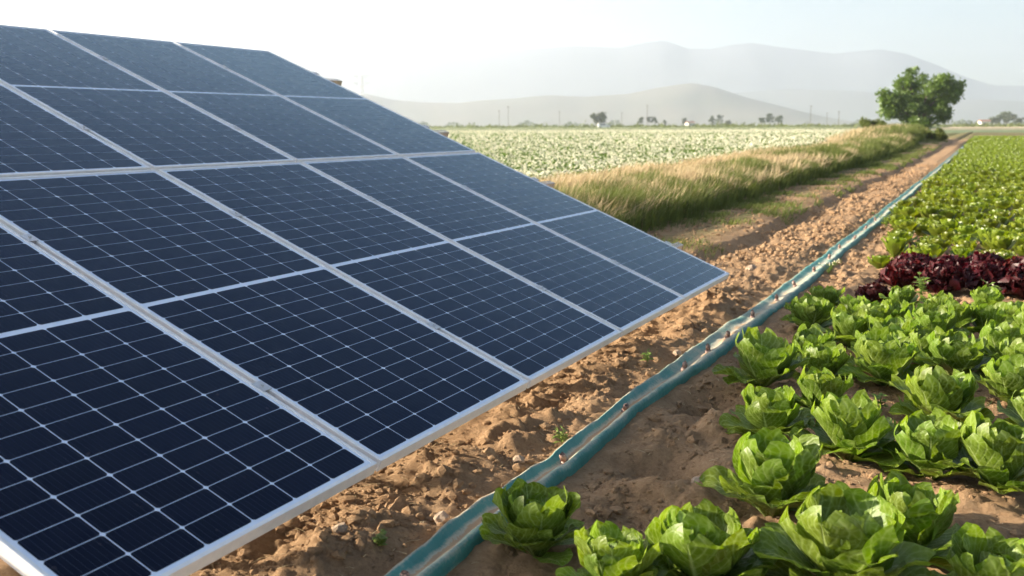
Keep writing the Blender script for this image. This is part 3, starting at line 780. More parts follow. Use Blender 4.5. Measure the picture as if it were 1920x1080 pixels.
# ------------------------------------------------------------------ soil clods
ico_bm = bmesh.new(); bmesh.ops.create_icosphere(ico_bm, subdivisions=1, radius=1)
IV = np.array([v.co[:] for v in ico_bm.verts]); IF = np.array([[v.index for v in f_.verts] for f_ in ico_bm.faces]); ico_bm.free()
def lumps(n, s, t, size, z, flat=.7):
    m = len(IV)
    jit = 1+rng.uniform(-.28, .28, (n, m, 1))
    P = IV[None]*jit*size[:, None, None]*np.stack([rng.uniform(.7, 1.3, n), rng.uniform(.7, 1.3, n), rng.uniform(.5, .95, n)*flat/.7], 1)[:, None, :]
    a = rng.uniform(0, 6.28, n); c, s_ = np.cos(a)[:, None], np.sin(a)[:, None]
    X_ = s*cA+t*sA; Y_ = -s*sA+t*cA
    V = np.stack([P[..., 0]*c-P[..., 1]*s_+X_[:, None], P[..., 0]*s_+P[..., 1]*c+Y_[:, None], P[..., 2]+z[:, None]], 2).reshape(-1, 3)
    F = (IF[None]+(np.arange(n)*m)[:, None, None]).reshape(-1, 3)
    return V, F
n = 60000
t = np.exp(rng.uniform(math.log(1.9), math.log(26), n)); s = rng.uniform(-2.35, .35, n)
dens = np.where(s < -1.0, 1, .5)*(.15+.85*sstep(.35, .62, vn(s*2.7, t*2.7, 15))); keep = (rng.random(n) < dens) & (np.abs(s+1.37) > .11)
s, t = s[keep], t[keep]; sh = path_shift(t); s = s+sh
size = .0035*(1-rng.random(len(s)))**-.45*np.clip(t/4, 1, 2.2); size = np.minimum(size, .026)
z = zbase(s, t)+zfine(s, t)*.6+size*.15
V, F = lumps(len(s), s, t, size, z)
n = 2600
t3 = np.exp(rng.uniform(math.log(5.5), math.log(34), n)); s3 = rng.uniform(-2.25, -1.52, n); k3 = rng.random(n) < sstep(.3, .65, vn(s3*2.2, t3*1.6, 25)); s3, t3 = s3[k3], t3[k3]
z3 = .014+.034*rng.random(len(s3))**2.5
V3, F3 = lumps(len(s3), s3+path_shift(t3), t3, z3, zbase(s3+path_shift(t3), t3)+zfine(s3+path_shift(t3), t3)*.6+z3*.2)
V, F = np.concatenate([V, V3]), np.concatenate([F, F3+len(V)])
n = 3500
t3 = np.exp(rng.uniform(math.log(7), math.log(30), n)); s3 = rng.uniform(-3.5, -2.2, n)+path_shift(t3); z3 = .006+.02*rng.random(n)**3
V3, F3 = lumps(n, s3, t3, z3, zbase(s3, t3)+zfine(s3, t3)*.6+z3*.2)
V, F = np.concatenate([V, V3]), np.concatenate([F, F3+len(V)])
tag(link('soil_clods', np_mesh('soil_clods', V, F, M_soil, smooth=False)), 'crumbled brown earth clods scattered over the dirt strip and the bed', 'soil clods', kind='stuff')
# bits of dry straw and root on the soil
n = 1500; t = np.exp(rng.uniform(math.log(1.9), math.log(18), n)); s = rng.uniform(-2.3, .3, n); kk = np.abs(s+1.37) > .1; s, t = s[kk], t[kk]; n = len(s)
a = rng.uniform(0, 6.28, n); ln = rng.uniform(.008, .035, n); X_ = s*cA+t*sA; Y_ = -s*sA+t*cA; z = zbase(s, t)+zfine(s, t)+.004
dx, dy = np.cos(a)*ln, np.sin(a)*ln; wx, wy = -np.sin(a)*.0013, np.cos(a)*.0013; k2 = rng.uniform(-.006, .008, n)
V = np.stack([np.stack([X_-dx-wx, Y_-dy-wy, z], 1), np.stack([X_-dx+wx, Y_-dy+wy, z], 1), np.stack([X_+wx+k2, Y_+wy, z+.004], 1), np.stack([X_-wx+k2, Y_-wy, z+.004], 1), np.stack([X_+dx+wx, Y_+dy+wy, z+.001], 1), np.stack([X_+dx-wx, Y_+dy-wy, z+.001], 1)], 1).reshape(-1, 3)
b_ = (np.arange(n)*6)[:, None]; F = np.concatenate([b_+np.array([[0, 3, 2, 1]]), b_+np.array([[3, 5, 4, 2]])])
tag(link('straw_litter', np_mesh('straw_litter', V, F, M_straw)), 'bits of dry straw and root lying on the soil', 'straw', kind='stuff')
# single stones that stand out
STONES = [(-1.54, 3.18, .022, 'rounded tan stone between the array edge and the hose'), (-1.66, 2.24, .020, 'flat pale stone near the bottom edge left of the hose'),
          (-1.82, 8.2, .045, 'pale whitish stone on the dirt beyond the array corner'), (-1.50, 2.55, .026, 'brown angular stone touching the left side of the hose'),
          (-1.72, 3.4, .018, 'small stone just below the module frame'), (-1.93, 9.3, .035, 'stone on the dirt ridge behind the array corner'),
          (-1.50, 5.05, .026, 'grey brown stone beside the hose by the middle outlets'), (-.93, 2.6, .018, 'orange lit stone in the shade between the first two lettuces'),
          (-.86, 3.15, .018, 'small stone in the shaded dip left of the tall lettuce')]
for k, (s, t, sz, l) in enumerate(STONES):
    bm = bmesh.new(); bmesh.ops.create_icosphere(bm, subdivisions=2, radius=1)
    rr = random.Random(k)
    for v in bm.verts:
        q = v.co.copy(); d = 1+.22*(vn(np.array([q.x*1.7+k*3]), np.array([q.y*1.7+q.z*2.3]), 5)[0]-.5)*2
        v.co = Vector((q.x*1.25, q.y, q.z*.75))*d*sz
    me = bpy.data.meshes.new('stone'); bm.to_mesh(me); bm.free(); me.materials.append(M_stone)
    o = link('stone', me); o.location = at(s, t, sz*.25+.006); o.rotation_euler = (0, 0, rr.uniform(0, 6)); tag(o, l, 'stone', 'loose stones on the soil')
bk = MB(); bk.box((-.055, 0, .0), (.13, .075, .05)); bk.box((.055, .004, -.002), (.075, .073, .046))
o = bk.build('brick', M_brick); o.location = at(-.76, 7.48, .03); o.rotation_euler = (0.05, .03, -.25)
mod = o.modifiers.new('bevel', 'BEVEL'); mod.width = .006; mod.segments = 2
tag(o, 'broken pale brick lying in front of the dark red lettuces', 'brick')

# ------------------------------------------------------------------ weeds
def weed(name, s, t, h, n, label, mat=M_weed, spread=.6, lw=.012, ll=.045, flower=False):
    e = empty(name, at(s, t)); tag(e, label, 'weed')
    r = random.Random(int(s*1000+t*77))
    st = MB(); V = []; F = []
    fl = MB()
    for k in range(n):
        a = r.uniform(0, 6.28); sp = r.uniform(.1, spread); hh = h*r.uniform(.6, 1)
        p = [Vector((math.cos(a)*sp*hh*q*q, math.sin(a)*sp*hh*q*q, hh*q)) for q in (0, .35, .7, 1)]
        st.tube(p, [.0022, .0018, .0014, .001], 4)
        for q in (.3, .5, .7, .9, 1.0):
            c = Vector((math.cos(a)*sp*hh*q*q, math.sin(a)*sp*hh*q*q, hh*q)); b = r.uniform(0, 6.28)
            d = Vector((math.cos(b), math.sin(b), r.uniform(.0, .9))).normalized(); w_ = d.cross(Vector((0, 0, 1))).normalized()*lw
            L_ = ll*r.uniform(.6, 1.1); i = len(V)
            V += [c, c+d*L_*.45+w_-Vector((0, 0, .002)), c+d*L_-Vector((0, 0, L_*.25)), c+d*L_*.45-w_-Vector((0, 0, .002)), c+d*L_*.5+Vector((0, 0, .003))]
            F += [(i, i+1, i+4), (i+1, i+2, i+4), (i+2, i+3, i+4), (i+3, i, i+4)]
        if flower: 
            fl.tube([p[-1], p[-1]+Vector((0, 0, .006)), p[-1]+Vector((0, 0, .012))], [.003, .006, .002], 6)
    st.build('stem', mat, e)
    link('foliage', np_mesh('foliage', np.array([tuple(q) for q in V]), np.array(F), mat, smooth=True), e)
    if flower: fl.build('buds', M_bloss, e)
weed('sprout', -1.53, 2.24, .05, 4, 'tiny yellow green sprout on the dirt left of the hose', ll=.03, spread=.9)
weed('grass_tuft', -1.47, 3.42, .06, 7, 'thin grass tuft against the left side of the hose', lw=.003, ll=.05)
weed('grass_tuft', -1.55, 4.7, .06, 6, 'thin grass tuft on the dirt under the middle of the array edge', lw=.003, ll=.05)
weed('weed', -1.25, 8.5, .13, 14, 'feathery flowering weed growing over the hose past the array corner', spread=.9, lw=.006, ll=.03, flower=True)
weed('weed', -.47, 7.5, .17, 9, 'leafy weed standing in front of the red patch', spread=.4, lw=.016, ll=.07)
weed('weed', -.02, 7.4, .15, 9, 'leafy weed with pale tips at the right front of the red patch', spread=.5, lw=.014, ll=.06, flower=True)
weed('weed', -.41, 4.42, .10, 6, 'spiky young weed between the lettuces, beside the small ragged one', spread=.5, lw=.010, ll=.045)
weed('weed', -.24, 2.76, .21, 4, 'thin white budding weed in the gap between two front lettuces', spread=.3, lw=.003, ll=.02, flower=True)
weed('weed', -1.22, 12.6, .16, 16, 'dark leafy weed hanging over the far bend of the hose', spread=1.0, lw=.014, ll=.05)
weed('weed', .0, 8.45, .25, 10, 'pale green weed rising through the right side of the red patch', spread=.4, lw=.014, ll=.05, flower=True)

# ------------------------------------------------------------------ grass bank and verge
def blades(n, s, t, h, w, lean, head=None, zoff=0):
    """three-triangle blades; head: widened tip"""
    X_ = s*cA+t*sA; Y_ = -s*sA+t*cA; z = zbase(s, t)-.01+zoff
    a = rng.uniform(0, 6.28, n); la = rng.normal(0, 1, n)*.9
    dx = np.cos(la)*lean*h; dy = np.sin(la)*lean*h*1.0
    wx, wy = np.cos(a)*w/2, np.sin(a)*w/2
    k = .55
    p0a = np.stack([X_-wx, Y_-wy, z], 1); p0b = np.stack([X_+wx, Y_+wy, z], 1)
    m = np.stack([X_+dx*k*k, Y_+dy*k*k, z+h*k], 1)
    q = 1.0 if head is None else head
    ww = np.stack([wx*q, wy*q, wx*0], 1)
    tip = np.stack([X_+dx, Y_+dy, z+h*np.sqrt(np.clip(1-lean*lean*.6, .2, 1))], 1)
    V = np.stack([p0a, p0b, m-ww, m+ww, tip], 1).reshape(-1, 3)
    b = (np.arange(n)*5)[:, None]
    F = np.concatenate([b+np.array([[0, 1, 3]]), b+np.array([[0, 3, 2]]), b+np.array([[2, 3, 4]])])
    return V, F
def logt(n, a, b): return np.exp(rng.uniform(math.log(a), math.log(b), n))
# green grass on the right face and through the bank
n = 95000; t = logt(n, 7.6, 78); sp = -3.35-np.abs(rng.normal(0, 1, n))*1.5-rng.uniform(0, .5, n)
cl = vn(sp*1.6, t*1.1, 66)
keep = rng.random(n) < np.clip(.35+cl*1.1, 0, 1)*np.where(t < 34, np.interp(sp, [-6.6, -6.3, -5.4, -4.5], [0, .12, .2, 1]), .8); t, sp, cl = t[keep], sp[keep], cl[keep]; n = len(t)
s = sp+path_shift(t)
h = np.interp(t, [8, 20], [.65, .85])*(.10+.22*cl+.20*vn(s*.9, t*.55, 68)*vn(s*2.5, t*1.7, 69)*2+rng.uniform(0, .16, n))*np.interp(sp, [-8, -5, -4.2, -3.5, -3.3], [.7, 1.0, 1.15, .9, .35]); w = .007*np.clip(t/9, 1, 3.5)
V1, F1 = blades(n, s, t, h, w, rng.uniform(.05, .6, n))
# verge and path tufts
n2 = 48000; t2 = logt(n2, 7.6, 70); sp2 = rng.uniform(-3.6, -2.35, n2); c2 = vn(sp2*2.2, t2*1.3, 61)
keep = rng.random(n2) < sstep(.45, .85, c2+.12*(sp2 < -3.1)); t2, sp2 = t2[keep], sp2[keep]; n2 = len(t2)
V2, F2 = blades(n2, sp2+path_shift(t2), t2, rng.uniform(.02, .10, n2), .007*np.clip(t2/9, 1, 3.5), rng.uniform(.2, .9, n2))
me = np_mesh('bank_grass', np.concatenate([V1, V2]), np.concatenate([F1, F2+len(V1)]), M_grass)
tag(link('bank_grass', me), 'green grass growing on the bank beside the dirt path', 'grass', kind='stuff')
n = 80000; t = logt(n, 8, 76); sp = rng.uniform(-6.7, -3.6, n); sp = np.where(t > 30, -3.6+(sp+3.6)*1.4, sp); cl = vn(sp*.8, t*.35, 67)
pr = np.clip(1.5-t/60, .25, 1)*sstep(.12, .5, cl+.25*(sp > -6.5)*(t < 26))*np.interp(sp, [-8.2, -6.4, -5.9, -4.6, -3.6], [.5, .35, .9, 1, .2])
keep = rng.random(n) < pr; t, sp = t[keep], sp[keep]; n = len(t)
V1, F1 = blades(n, sp+path_shift(t), t, rng.uniform(.22, .44, n)*(.7+.6*vn(sp*1.2, t*.8, 65)), .008*np.clip(t/9, 1, 3.5), rng.uniform(.1, .9, n), head=1.5)
tag(link('dry_grass', np_mesh('dry_grass', V1, F1, M_straw)), 'pale straw coloured seeding grass along the top of the bank', 'dry grass', kind='stuff')

# ------------------------------------------------------------------ potato field in flower
def canopy_mat():
    m, nt, p = newmat('potato_canopy'); L = nt.links.new
    geo = N(nt, 'ShaderNodeNewGeometry')
    n1 = N(nt, 'ShaderNodeTexNoise'); n1.inputs['Scale'].default_value = 3.5; n1.inputs['Detail'].default_value = 6; n1.inputs['Roughness'].default_value = .7; L(geo.outputs['Position'], n1.inputs['Vector'])
    r = N(nt, 'ShaderNodeValToRGB'); e = r.color_ramp.elements; e[0].position = .35; e[0].color = (.03, .055, .012, 1); e[1].position = .6; e[1].color = (.10, .15, .03, 1)
    L(n1.outputs['Fac'], r.inputs[0])
    vo = N(nt, 'ShaderNodeTexVoronoi'); vo.inputs['Scale'].default_value = 5.5; L(geo.outputs['Position'], vo.inputs['Vector'])
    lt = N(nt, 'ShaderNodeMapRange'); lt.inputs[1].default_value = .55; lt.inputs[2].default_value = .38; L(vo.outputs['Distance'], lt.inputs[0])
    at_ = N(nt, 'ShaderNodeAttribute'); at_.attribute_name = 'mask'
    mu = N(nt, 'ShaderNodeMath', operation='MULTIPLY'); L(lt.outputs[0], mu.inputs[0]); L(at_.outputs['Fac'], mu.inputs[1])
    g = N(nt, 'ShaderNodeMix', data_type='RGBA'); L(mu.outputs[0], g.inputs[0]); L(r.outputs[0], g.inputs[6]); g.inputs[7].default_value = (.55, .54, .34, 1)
    L(g.outputs[2], p.inputs['Base Color']); p.inputs['Roughness'].default_value = 1; p.inputs['Specular IOR Level'].default_value = .1
    b = N(nt, 'ShaderNodeBump'); b.inputs['Distance'].default_value = .15; L(n1.outputs['Fac'], b.inputs['Height']); L(b.outputs[0], p.inputs['Normal'])
    return m
fs = axis([(-330, -120, 8), (-120, -40, 1.6), (-40, -5.8, .22)]); ft = [10.0]
while ft[-1] < 420: ft.append(ft[-1]+max(.22, ft[-1]*.012))
ft = np.array(ft); S, T = np.meshgrid(fs, ft)
def field_h(s, t): return .20+.10*fbm(s*.9, t*.9, 71, 3)+.07*np.cos(s*2*math.pi/.75)
Z = field_h(S, T); SP = S-path_shift(T)*3.5
Z = np.where(SP > -6.2, -.3, Z)
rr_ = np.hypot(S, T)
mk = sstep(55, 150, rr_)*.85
X = S*cA+T*sA; Y = -S*sA+T*cA; ii = np.arange(S.size).reshape(S.shape)
Fq = np.stack([ii[:-1, :-1].ravel(), ii[:-1, 1:].ravel(), ii[1:, 1:].ravel(), ii[1:, :-1].ravel()], 1)
pot = link('potato_field', np_mesh('potato_field', np.stack([X.ravel(), Y.ravel(), Z.ravel()], 1), Fq, canopy_mat(), smooth=True, col=mk.ravel()))
tag(pot, 'dense potato crop in white flower filling the field behind the bank', 'crop', kind='stuff')
def scatter_field(n, r0, r1, edge=-6.0):
    r = np.exp(rng.uniform(math.log(r0), math.log(r1), n)); a = np.radians(rng.uniform(-14, 30, n))
    X_, Y_ = r*np.sin(a), r*np.cos(a); s = X_*cA-Y_*sA; t = X_*sA+Y_*cA
    k = (s-path_shift(t)*3.5 < edge+.4*(vn(t*.7, t*0, 88)-.5)) & (t > 10.5)
    return X_[k], Y_[k], s[k], t[k], r[k]
X_, Y_, s, t, r = scatter_field(190000, 15, 120); n = len(r)
z = field_h(s, t)+rng.uniform(-.08, .14, n); sz = .036*np.clip(r/24, 1, 3)*rng.uniform(.6, 1.4, n)
d1 = rng.normal(size=(n, 3)); d1[:, 2] *= .6; d1 /= np.linalg.norm(d1, axis=1)[:, None]; d2 = np.cross(d1, rng.normal(size=(n, 3))); d2 /= np.linalg.norm(d2, axis=1)[:, None]
C = np.stack([X_, Y_, z], 1); a_ = d1*sz[:, None]; b_ = d2*sz[:, None]*.6
V = np.stack([C-a_, C+b_, C+a_, C-b_], 1).reshape(-1, 3); F = (np.arange(n)*4)[:, None]+np.array([[0, 1, 2, 3]])
pl = link('potato_foliage', np_mesh('potato_foliage', V, F, M_potato), None); tag(pl, 'green leaves of the flowering potato plants', 'foliage', kind='stuff')
X_, Y_, s, t, r = scatter_field(90000, 15, 200); n = len(r)
keep = rng.random(n) < np.clip(.15+vn(s*.6, t*.6, 73)*1.1+r/110, 0, 1); X_, Y_, s, t, r = X_[keep], Y_[keep], s[keep], t[keep], r[keep]; n = len(r)
z = field_h(s, t)+rng.uniform(.10, .22, n); sz = .023*np.clip(r/28, 1, 2.4)*rng.uniform(.6, 1.35, n)
OV = np.array([(1, 0, 0), (.3, .95, 0), (-.8, .6, 0), (-.8, -.6, 0), (.3, -.95, 0), (0, 0, .7)])
OF = np.array([(0, 1, 5), (1, 2, 5), (2, 3, 5), (3, 4, 5), (4, 0, 5)])
jit = rng.uniform(.7, 1.3, (n, 6, 1)); tl = rng.normal(0, .35, (n, 2))
P = OV[None]*jit*sz[:, None, None]; P[..., 2] += P[..., 0]*tl[:, :1]+P[..., 1]*tl[:, 1:]
V = (P+np.stack([X_, Y_, z], 1)[:, None, :]).reshape(-1, 3); F = (OF[None]+(np.arange(n)*6)[:, None, None]).reshape(-1, 3)
bl = link('potato_blossoms', np_mesh('potato_blossoms', V, F, M_bloss)); tag(bl, 'white flower clusters standing above the potato leaves', 'blossoms', kind='stuff')

# ------------------------------------------------------------------ trees
def crown(name, parent, blobs, n, leaf, mat, seed):
    r = np.random.default_rng(seed); w = np.array([b[3]**2 for b in blobs]); w = w/w.sum(); idx = r.choice(len(blobs), n, p=w)
    B = np.array(blobs)[idx]; d = r.normal(size=(n, 3)); d /= np.linalg.norm(d, axis=1)[:, None]
    rad = B[:, 3]*(r.random(n)**.45)*(1+.18*r.normal(size=n))
    C = B[:, :3]+d*rad[:, None]*np.array([1, 1, .8])
    a_ = r.normal(size=(n, 3)); a_ /= np.linalg.norm(a_, axis=1)[:, None]; b_ = np.cross(a_, r.normal(size=(n, 3))); b_ /= np.linalg.norm(b_, axis=1)[:, None]
    sz = leaf*r.uniform(.6, 1.4, n)[:, None]
    V = np.stack([C-a_*sz, C+b_*sz*.6, C+a_*sz, C-b_*sz*.6], 1).reshape(-1, 3); F = (np.arange(n)*4)[:, None]+np.array([[0, 1, 2, 3]])
    return link(name, np_mesh(name, V, F, mat), parent)
def pxat(px, D): 
    k = (px-960)/1866*math.cos(PITCH); y = D; return Vector((k*D, y, 0))
# the big lone tree: 1 photo pixel = D/1866 m
D = 130.0; u = D/1866
tr = empty('tree', pxat(1724, D)+Vector((0, 0, 0))); tag(tr, 'large lone leafy tree at the far end of the grass bank', 'tree')
def tp(x, y): return ((x-1727)*u*.87, (236-y)*u)
trunk = MB(); limbs = MB()
trunk.tube([(0, 0, -.6), (.1, 0, .6), (.0, .1, 1.9), (-.2, .1, 3.2)], [.42, .36, .30, .22], 8); 
rt = random.Random(5)
tips = [(1665, 170), (1668, 195), (1690, 140), (1700, 165), (1712, 125), (1725, 145), (1745, 150), (1760, 138), (1775, 165), (1792, 150), (1795, 165), (1770, 190), (1785, 205), (1750, 175), (1735, 195), (1700, 200), (1712, 215), (1745, 215), (1680, 185), (1728, 170)]
blobs = []
for k, (x, y) in enumerate(tips):
    a, h_ = tp(x, y); dpt = rt.uniform(-2.8, 2.8)*(1-abs(a)/8)
    p0 = Vector((0, .1, rt.uniform(.8, 2.6))); p2 = Vector((a, dpt, h_)); p1 = p0.lerp(p2, .5)+Vector((rt.uniform(-.4, .4), rt.uniform(-.4, .4), .5))
    limbs.tube([p0, p1, p2], [.15, .09, .03], 5)
    blobs.append((a*.97, dpt, h_-.1, rt.uniform(.95, 1.3)))
    for q in range(3): 
        c = p1.lerp(p2, rt.uniform(.3, 1.1)); blobs.append((c.x+rt.uniform(-.9, .9), c.y+rt.uniform(-.9, .9), c.z+rt.uniform(-.5, .5), rt.uniform(.6, 1.1)))
for x, y, q in ((1735, 150, 1.0), (1742, 168, 1.2), (1728, 135, .8), (1722, 185, 1.3), (1705, 180, 1.1), (1755, 160, 1.0)):
    a, h_ = tp(x, y); blobs.append((a, 0, h_, q))
for q in range(7): blobs.append((rt.uniform(-1.6, 1.6), rt.uniform(-1.5, 1.5), rt.uniform(1.8, 3.4), rt.uniform(.6, .9)))
for k, (x, y) in enumerate([(1653, 183), (1659, 205), (1806, 163), (1799, 178), (1700, 120), (1716, 118), (1783, 210), (1768, 135)]):
    a, h_ = tp(x, y); blobs.append((a, rt.uniform(-1, 1), h_, .42))
trunk.build('trunk', M_bark, tr, smooth=True); limbs.build('limbs', M_bark, tr, smooth=True)
crown('crown', tr, blobs, 18000, .19, M_tree, 3)
# far small trees
FT_ = [(1121, 222, 34, 31, 620, 'round dark tree far off with a white van parked in front of it'), (1202, 224, 13, 20, 760, 'thin small tree left of the twin trees by the pole on the horizon'),
 (1217, 224, 10, 20, 760, 'narrow tree, left of the twin trees beyond the flower field'), (1228, 224, 14, 20, 760, 'right one of the twin trees beyond the flower field'),
 (1248, 230, 9, 13, 800, 'tiny tree right of the twin trees on the horizon'), (1284, 227, 12, 18, 820, 'small tree left of centre in the horizon tree line'), (1295, 231, 14, 11, 800, 'low round bush touching the small tree on the horizon'),
 (1336, 225, 16, 21, 840, 'pale hazy tree below the peak of the hill'), (1350, 223, 16, 24, 1000, 'fainter hazy tree right behind the pale one below the hill'), (1366, 230, 14, 12, 800, 'low bush right of the pale hazy trees'),
 (1428, 226, 14, 20, 760, 'left tree of the three tree clump right of the hill peak'), (1444, 224, 20, 25, 760, 'middle and tallest tree of the three tree clump'), (1459, 225, 18, 22, 800, 'right tree of the three tree clump'),
 (1860, 228, 26, 16, 700, 'left low tree of the hazy clump at the right edge'), (1889, 223, 32, 30, 700, 'big rounded hazy tree at the right edge'), (1912, 229, 18, 16, 720, 'right low tree of the hazy clump touching the frame edge'), (1838, 231, 18, 10, 720, 'lowest shrubby tree left of the hazy clump at the right')]
for k, (x, y, wd, ht_, D, l) in enumerate(FT_):
    u = D/1866; e = empty('tree', pxat(x, D)); tag(e, l, 'tree', 'hazy trees on the horizon')
    H = (237-(y-ht_/2))*u; Wd = wd*u; r_ = random.Random(k+40)
    m = MB(); m.tube([(0, 0, -.5), (0, 0, H*.5)], [Wd*.05+.1, .1], 6); m.build('trunk', M_bark, e)
    bl_ = [(0, 0, H*.58, Wd*.30)]
    for q in range(9): bl_.append((r_.uniform(-.34, .34)*Wd, r_.uniform(-.34, .34)*Wd, H*r_.uniform(.32, .82), Wd*r_.uniform(.12, .2)))
    crown('crown', e, bl_, 1500, max(.3, Wd*.045), M_farleaf, 60+k)
# hedge line / scrub behind the field, grey green
n = 9000; a = np.radians(rng.uniform(-30, 34, n)); r = rng.uniform(455, 640, n)
hh = np.abs(rng.normal(0, 1, n))*.9*(.3+vn(np.degrees(a)*1.8, a*0, 91))+.2
C = np.stack([r*np.sin(a), r*np.cos(a), hh*rng.random(n)], 1)
a_ = rng.normal(size=(n, 3)); a_ /= np.linalg.norm(a_, axis=1)[:, None]; b_ = np.cross(a_, rng.normal(size=(n, 3))); b_ /= np.linalg.norm(b_, axis=1)[:, None]
sz = rng.uniform(.5, 1.1, n)[:, None]
V = np.stack([C-a_*sz*1.3, C+b_*sz*.5, C+a_*sz*1.3, C-b_*sz*.5], 1).reshape(-1, 3); F = (np.arange(n)*4)[:, None]+np.array([[0, 1, 2, 3]])
tag(link('hedgerow', np_mesh('hedgerow', V, F, M_grass)), 'low scrub line beyond the flowering field', 'hedgerow', kind='stuff')
n = 5000; a = np.radians(rng.uniform(-30, 34, n)); r = rng.uniform(1300, 1700, n); am = vn(np.degrees(a)*1.2, a*0, 93)
keep = am > .5; a, r, am = a[keep], r[keep], am[keep]; n = len(a)
C = np.stack([r*np.sin(a), r*np.cos(a), rng.random(n)*14*(am-.4)+.5], 1)
a_ = rng.normal(size=(n, 3)); a_ /= np.linalg.norm(a_, axis=1)[:, None]; b_ = np.cross(a_, rng.normal(size=(n, 3))); b_ /= np.linalg.norm(b_, axis=1)[:, None]
sz = rng.uniform(1.5, 3, n)[:, None]
V = np.stack([C-a_*sz, C+b_*sz*.6, C+a_*sz, C-b_*sz*.6], 1).reshape(-1, 3); F = (np.arange(n)*4)[:, None]+np.array([[0, 1, 2, 3]])
tag(link('distant_woods', np_mesh('distant_woods', V, F, M_farleaf)), 'faint broken line of trees at the foot of the hill', 'woods', kind='stuff')
# bushes on the end mound of the bank
for k, (s, t, w_, h_, l) in enumerate([(-7.5, 66, 1.6, .9, 'left dark bush on the grassy mound below the big tree'), (-3.9, 63, 1.2, .7, 'dark low bush at the right foot of the grassy mound')]):
    e = empty('bush', at(s, t)); tag(e, l, 'bush'); r_ = random.Random(k)
    m = MB(); m.tube([(0, 0, -.1), (0, 0, h_*.5)], [.05, .02], 5); m.build('stem', M_bark, e)
    crown('foliage', e, [(r_.uniform(-.5, .5)*w_, r_.uniform(-.4, .4)*w_, h_*r_.uniform(.2, .7), h_*.35) for q in range(8)], 1500, .07, M_grass, k+5)

# ------------------------------------------------------------------ poles, pylon, van, houses
M_pole = plain('weathered_pole', (.16, .14, .12), .8)
for k, (x, y, D, l) in enumerate([(954, 197, 520, 'tall thin utility pole left of the round tree, nearest the array'), (937, 205, 600, 'shorter utility pole beside the tallest one'), (1050, 207, 640, 'utility pole between the array and the round tree'),
       (1214, 196, 600, 'utility pole rising behind the twin trees'), (1520, 198, 560, 'utility pole in the haze left of the lone tree'), (1551, 212, 700, 'short faint utility pole between two taller ones'), (1573, 208, 560, 'utility pole nearest the left side of the lone tree'), (1167, 210, 700, 'faint utility pole right of the round tree')]):
    u = D/1866; e = empty('utility_pole', pxat(x, D)); tag(e, l, 'utility pole', 'utility poles on the plain')
    H = (237-y)*u; m = MB(); m.tube([(0, 0, -.4), (0, 0, H)], [.17, .11], 6); m.build('pole', M_pole, e)
    m = MB(); m.box((0, 0, H-.5), (1.8, .12, .14)); m.build('crossarm', M_pole, e)
    m = MB()
    for q in (-.8, -.3, .3, .8): m.tube([(q, 0, H-.42), (q, 0, H-.2)], .05, 5)
    m.build('insulators', M_galv, e)
D = 900; u = D/1866; e = empty('pylon', pxat(681, D)); tag(e, 'faint lattice power pylon in the haze behind the array', 'pylon')
H = (237-143)*u; m = MB()
legs = [(-4, -4), (4, -4), (4, 4), (-4, 4)]
for i, (a, b) in enumerate(legs):
    m.tube([(a, b, -.5), (a*.35, b*.35, H*.55), (a*.28, b*.28, H)], .16, 4)
    a2, b2 = legs[(i+1) % 4]
    for q in range(7):
        f0, f1 = q/7, (q+1)/7; k0, k1 = 1-.7*min(1, f0*1.6), 1-.7*min(1, f1*1.6)
        m.tube([(a*k0, b*k0, H*f0), (a2*k1, b2*k1, H*f1)], .08, 4); m.tube([(a2*k0, b2*k0, H*f0), (a*k1, b*k1, H*f1)], .08, 4)
m.build('tower', M_galv, e)
m = MB()
for z_, w_ in ((H, 7.5), (H*.86, 7.0)):
    for sgn in (-1, 1):
        m.tube([(0, -.8, z_), (sgn*w_, 0, z_)], .12, 4); m.tube([(0, .8, z_), (sgn*w_, 0, z_)], .12, 4); m.tube([(sgn*1, 0, z_-2.5), (sgn*w_, 0, z_)], .12, 4)
m.build('crossarms', M_galv, e)
# van in front of the round tree
D = 432; e = empty("van", pxat(1133, D), .1); tag(e, 'small white van parked in front of the round dark tree', 'van')
M_white = plain('white_paint', (.8, .8, .8), .35, coat=.5); M_glass = plain('dark_glass', (.03, .04, .05), .1); M_rub = plain('rubber', (.03, .03, .03), .8)
prof = [(-2.5, .35), (-2.55, 1.0), (-2.4, 1.9), (-2.2, 2.1), (.9, 2.1), (1.7, 1.2), (2.5, 1.0), (2.6, .35)]
m = MB(); b = len(m.v)
m.v += [(x, -.9, z) for x, z in prof]+[(x, .9, z) for x, z in prof]; n = len(prof)
m.f += [tuple(reversed(range(n))), tuple(range(n, 2*n))]+[(i, (i+1) % n, n+(i+1) % n, n+i) for i in range(n)]
m.f = [tuple(reversed(f_)) for f_ in m.f]
m.build('body', M_white, e)
for sy in (-1, 1):
    m = MB(); m.poly([(-1.9, sy*.905, 1.3), (.75, sy*.905, 1.3), (.6, sy*.905, 1.85), (-1.9, sy*.905, 1.85)]); m.build('side_window', M_glass, e)
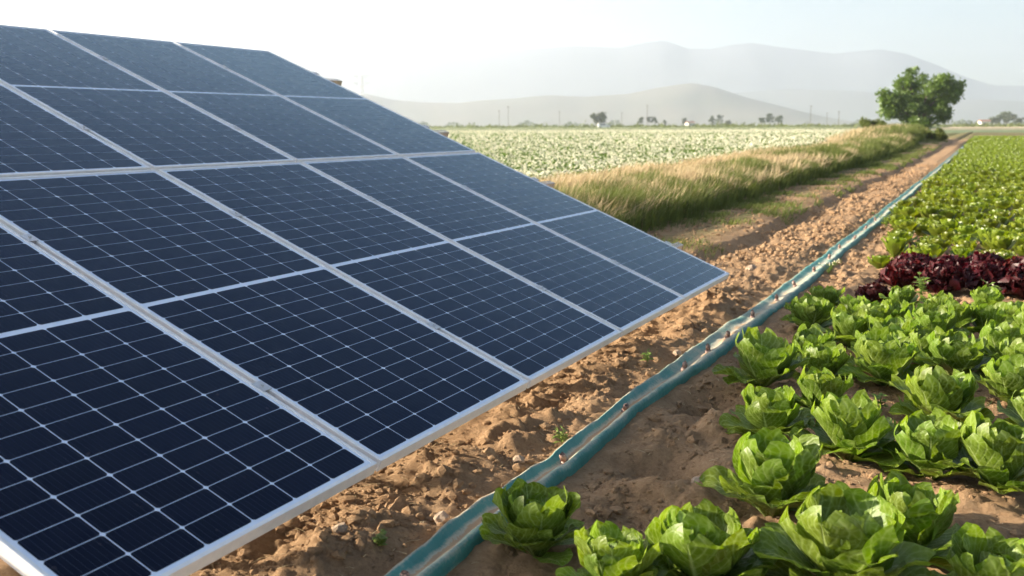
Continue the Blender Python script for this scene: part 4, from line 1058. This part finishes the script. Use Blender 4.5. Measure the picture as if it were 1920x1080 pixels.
m = MB(); m.poly([(.98, -.8, 2.03), (.98, .8, 2.03), (1.66, .8, 1.27), (1.66, -.8, 1.27)]); m.build('windscreen', M_glass, e)
for sx_ in (-1.6, 1.6):
    for sy in (-.85, .85):
        m = MB(); m.tube([(sx_, sy-.1, .34), (sx_, sy+.1, .34)], .34, 10); m.build('wheel', M_rub, e)
# white farm buildings glimpsed at the right
M_wall = plain('whitewash', (.7, .68, .64), .9); M_roof = plain('roof_tiles', (.30, .14, .09), .9)
for k, (x, D, w_, l) in enumerate([(1846, 640, 6, 'small pale house in front of the hazy clump at the right'), (1295, 780, 6, 'tiny white hut among the horizon bushes')]):
    e = empty('farm_house', pxat(x, D), .3*k); tag(e, l, 'house')
    m = MB(); m.box((0, 0, 1.3), (w_, 5, 3)); m.build('wall', M_wall, e)
    m = MB(); m.v += [(-w_/2-.3, -2.8, 2.8), (w_/2+.3, -2.8, 2.8), (w_/2+.3, 2.8, 2.8), (-w_/2-.3, 2.8, 2.8), (-w_/2-.3, 0, 4), (w_/2+.3, 0, 4)]
    m.f += [(0, 1, 5, 4), (2, 3, 4, 5), (1, 2, 5), (3, 0, 4), (3, 2, 1, 0)]; m.build('roof', M_roof, e)
    m = MB(); m.box((-1, -2.52, 1.5), (1, .05, 1)); m.build('window', M_glass, e); m = MB(); m.box((1.2, -2.52, 1.0), (1, .05, 2)); m.build('door', M_rub, e)

# ------------------------------------------------------------------ haze
HZ = 7200; top = 520
m = MB(); m.box((0, 0, (top-8)/2), (2*HZ, 2*HZ, top+8))
hm = bpy.data.materials.new('haze'); hm.use_nodes = True; nt = hm.node_tree; nt.nodes.clear()
out = nt.nodes.new('ShaderNodeOutputMaterial'); pv = nt.nodes.new('ShaderNodeVolumePrincipled')
pv.inputs['Color'].default_value = (.88, .925, 1.0, 1); pv.inputs['Density'].default_value = .00030; pv.inputs['Anisotropy'].default_value = .62
nt.links.new(pv.outputs[0], out.inputs['Volume'])
tag(m.build('haze', hm), 'pale morning haze over the plain', 'haze', kind='stuff')
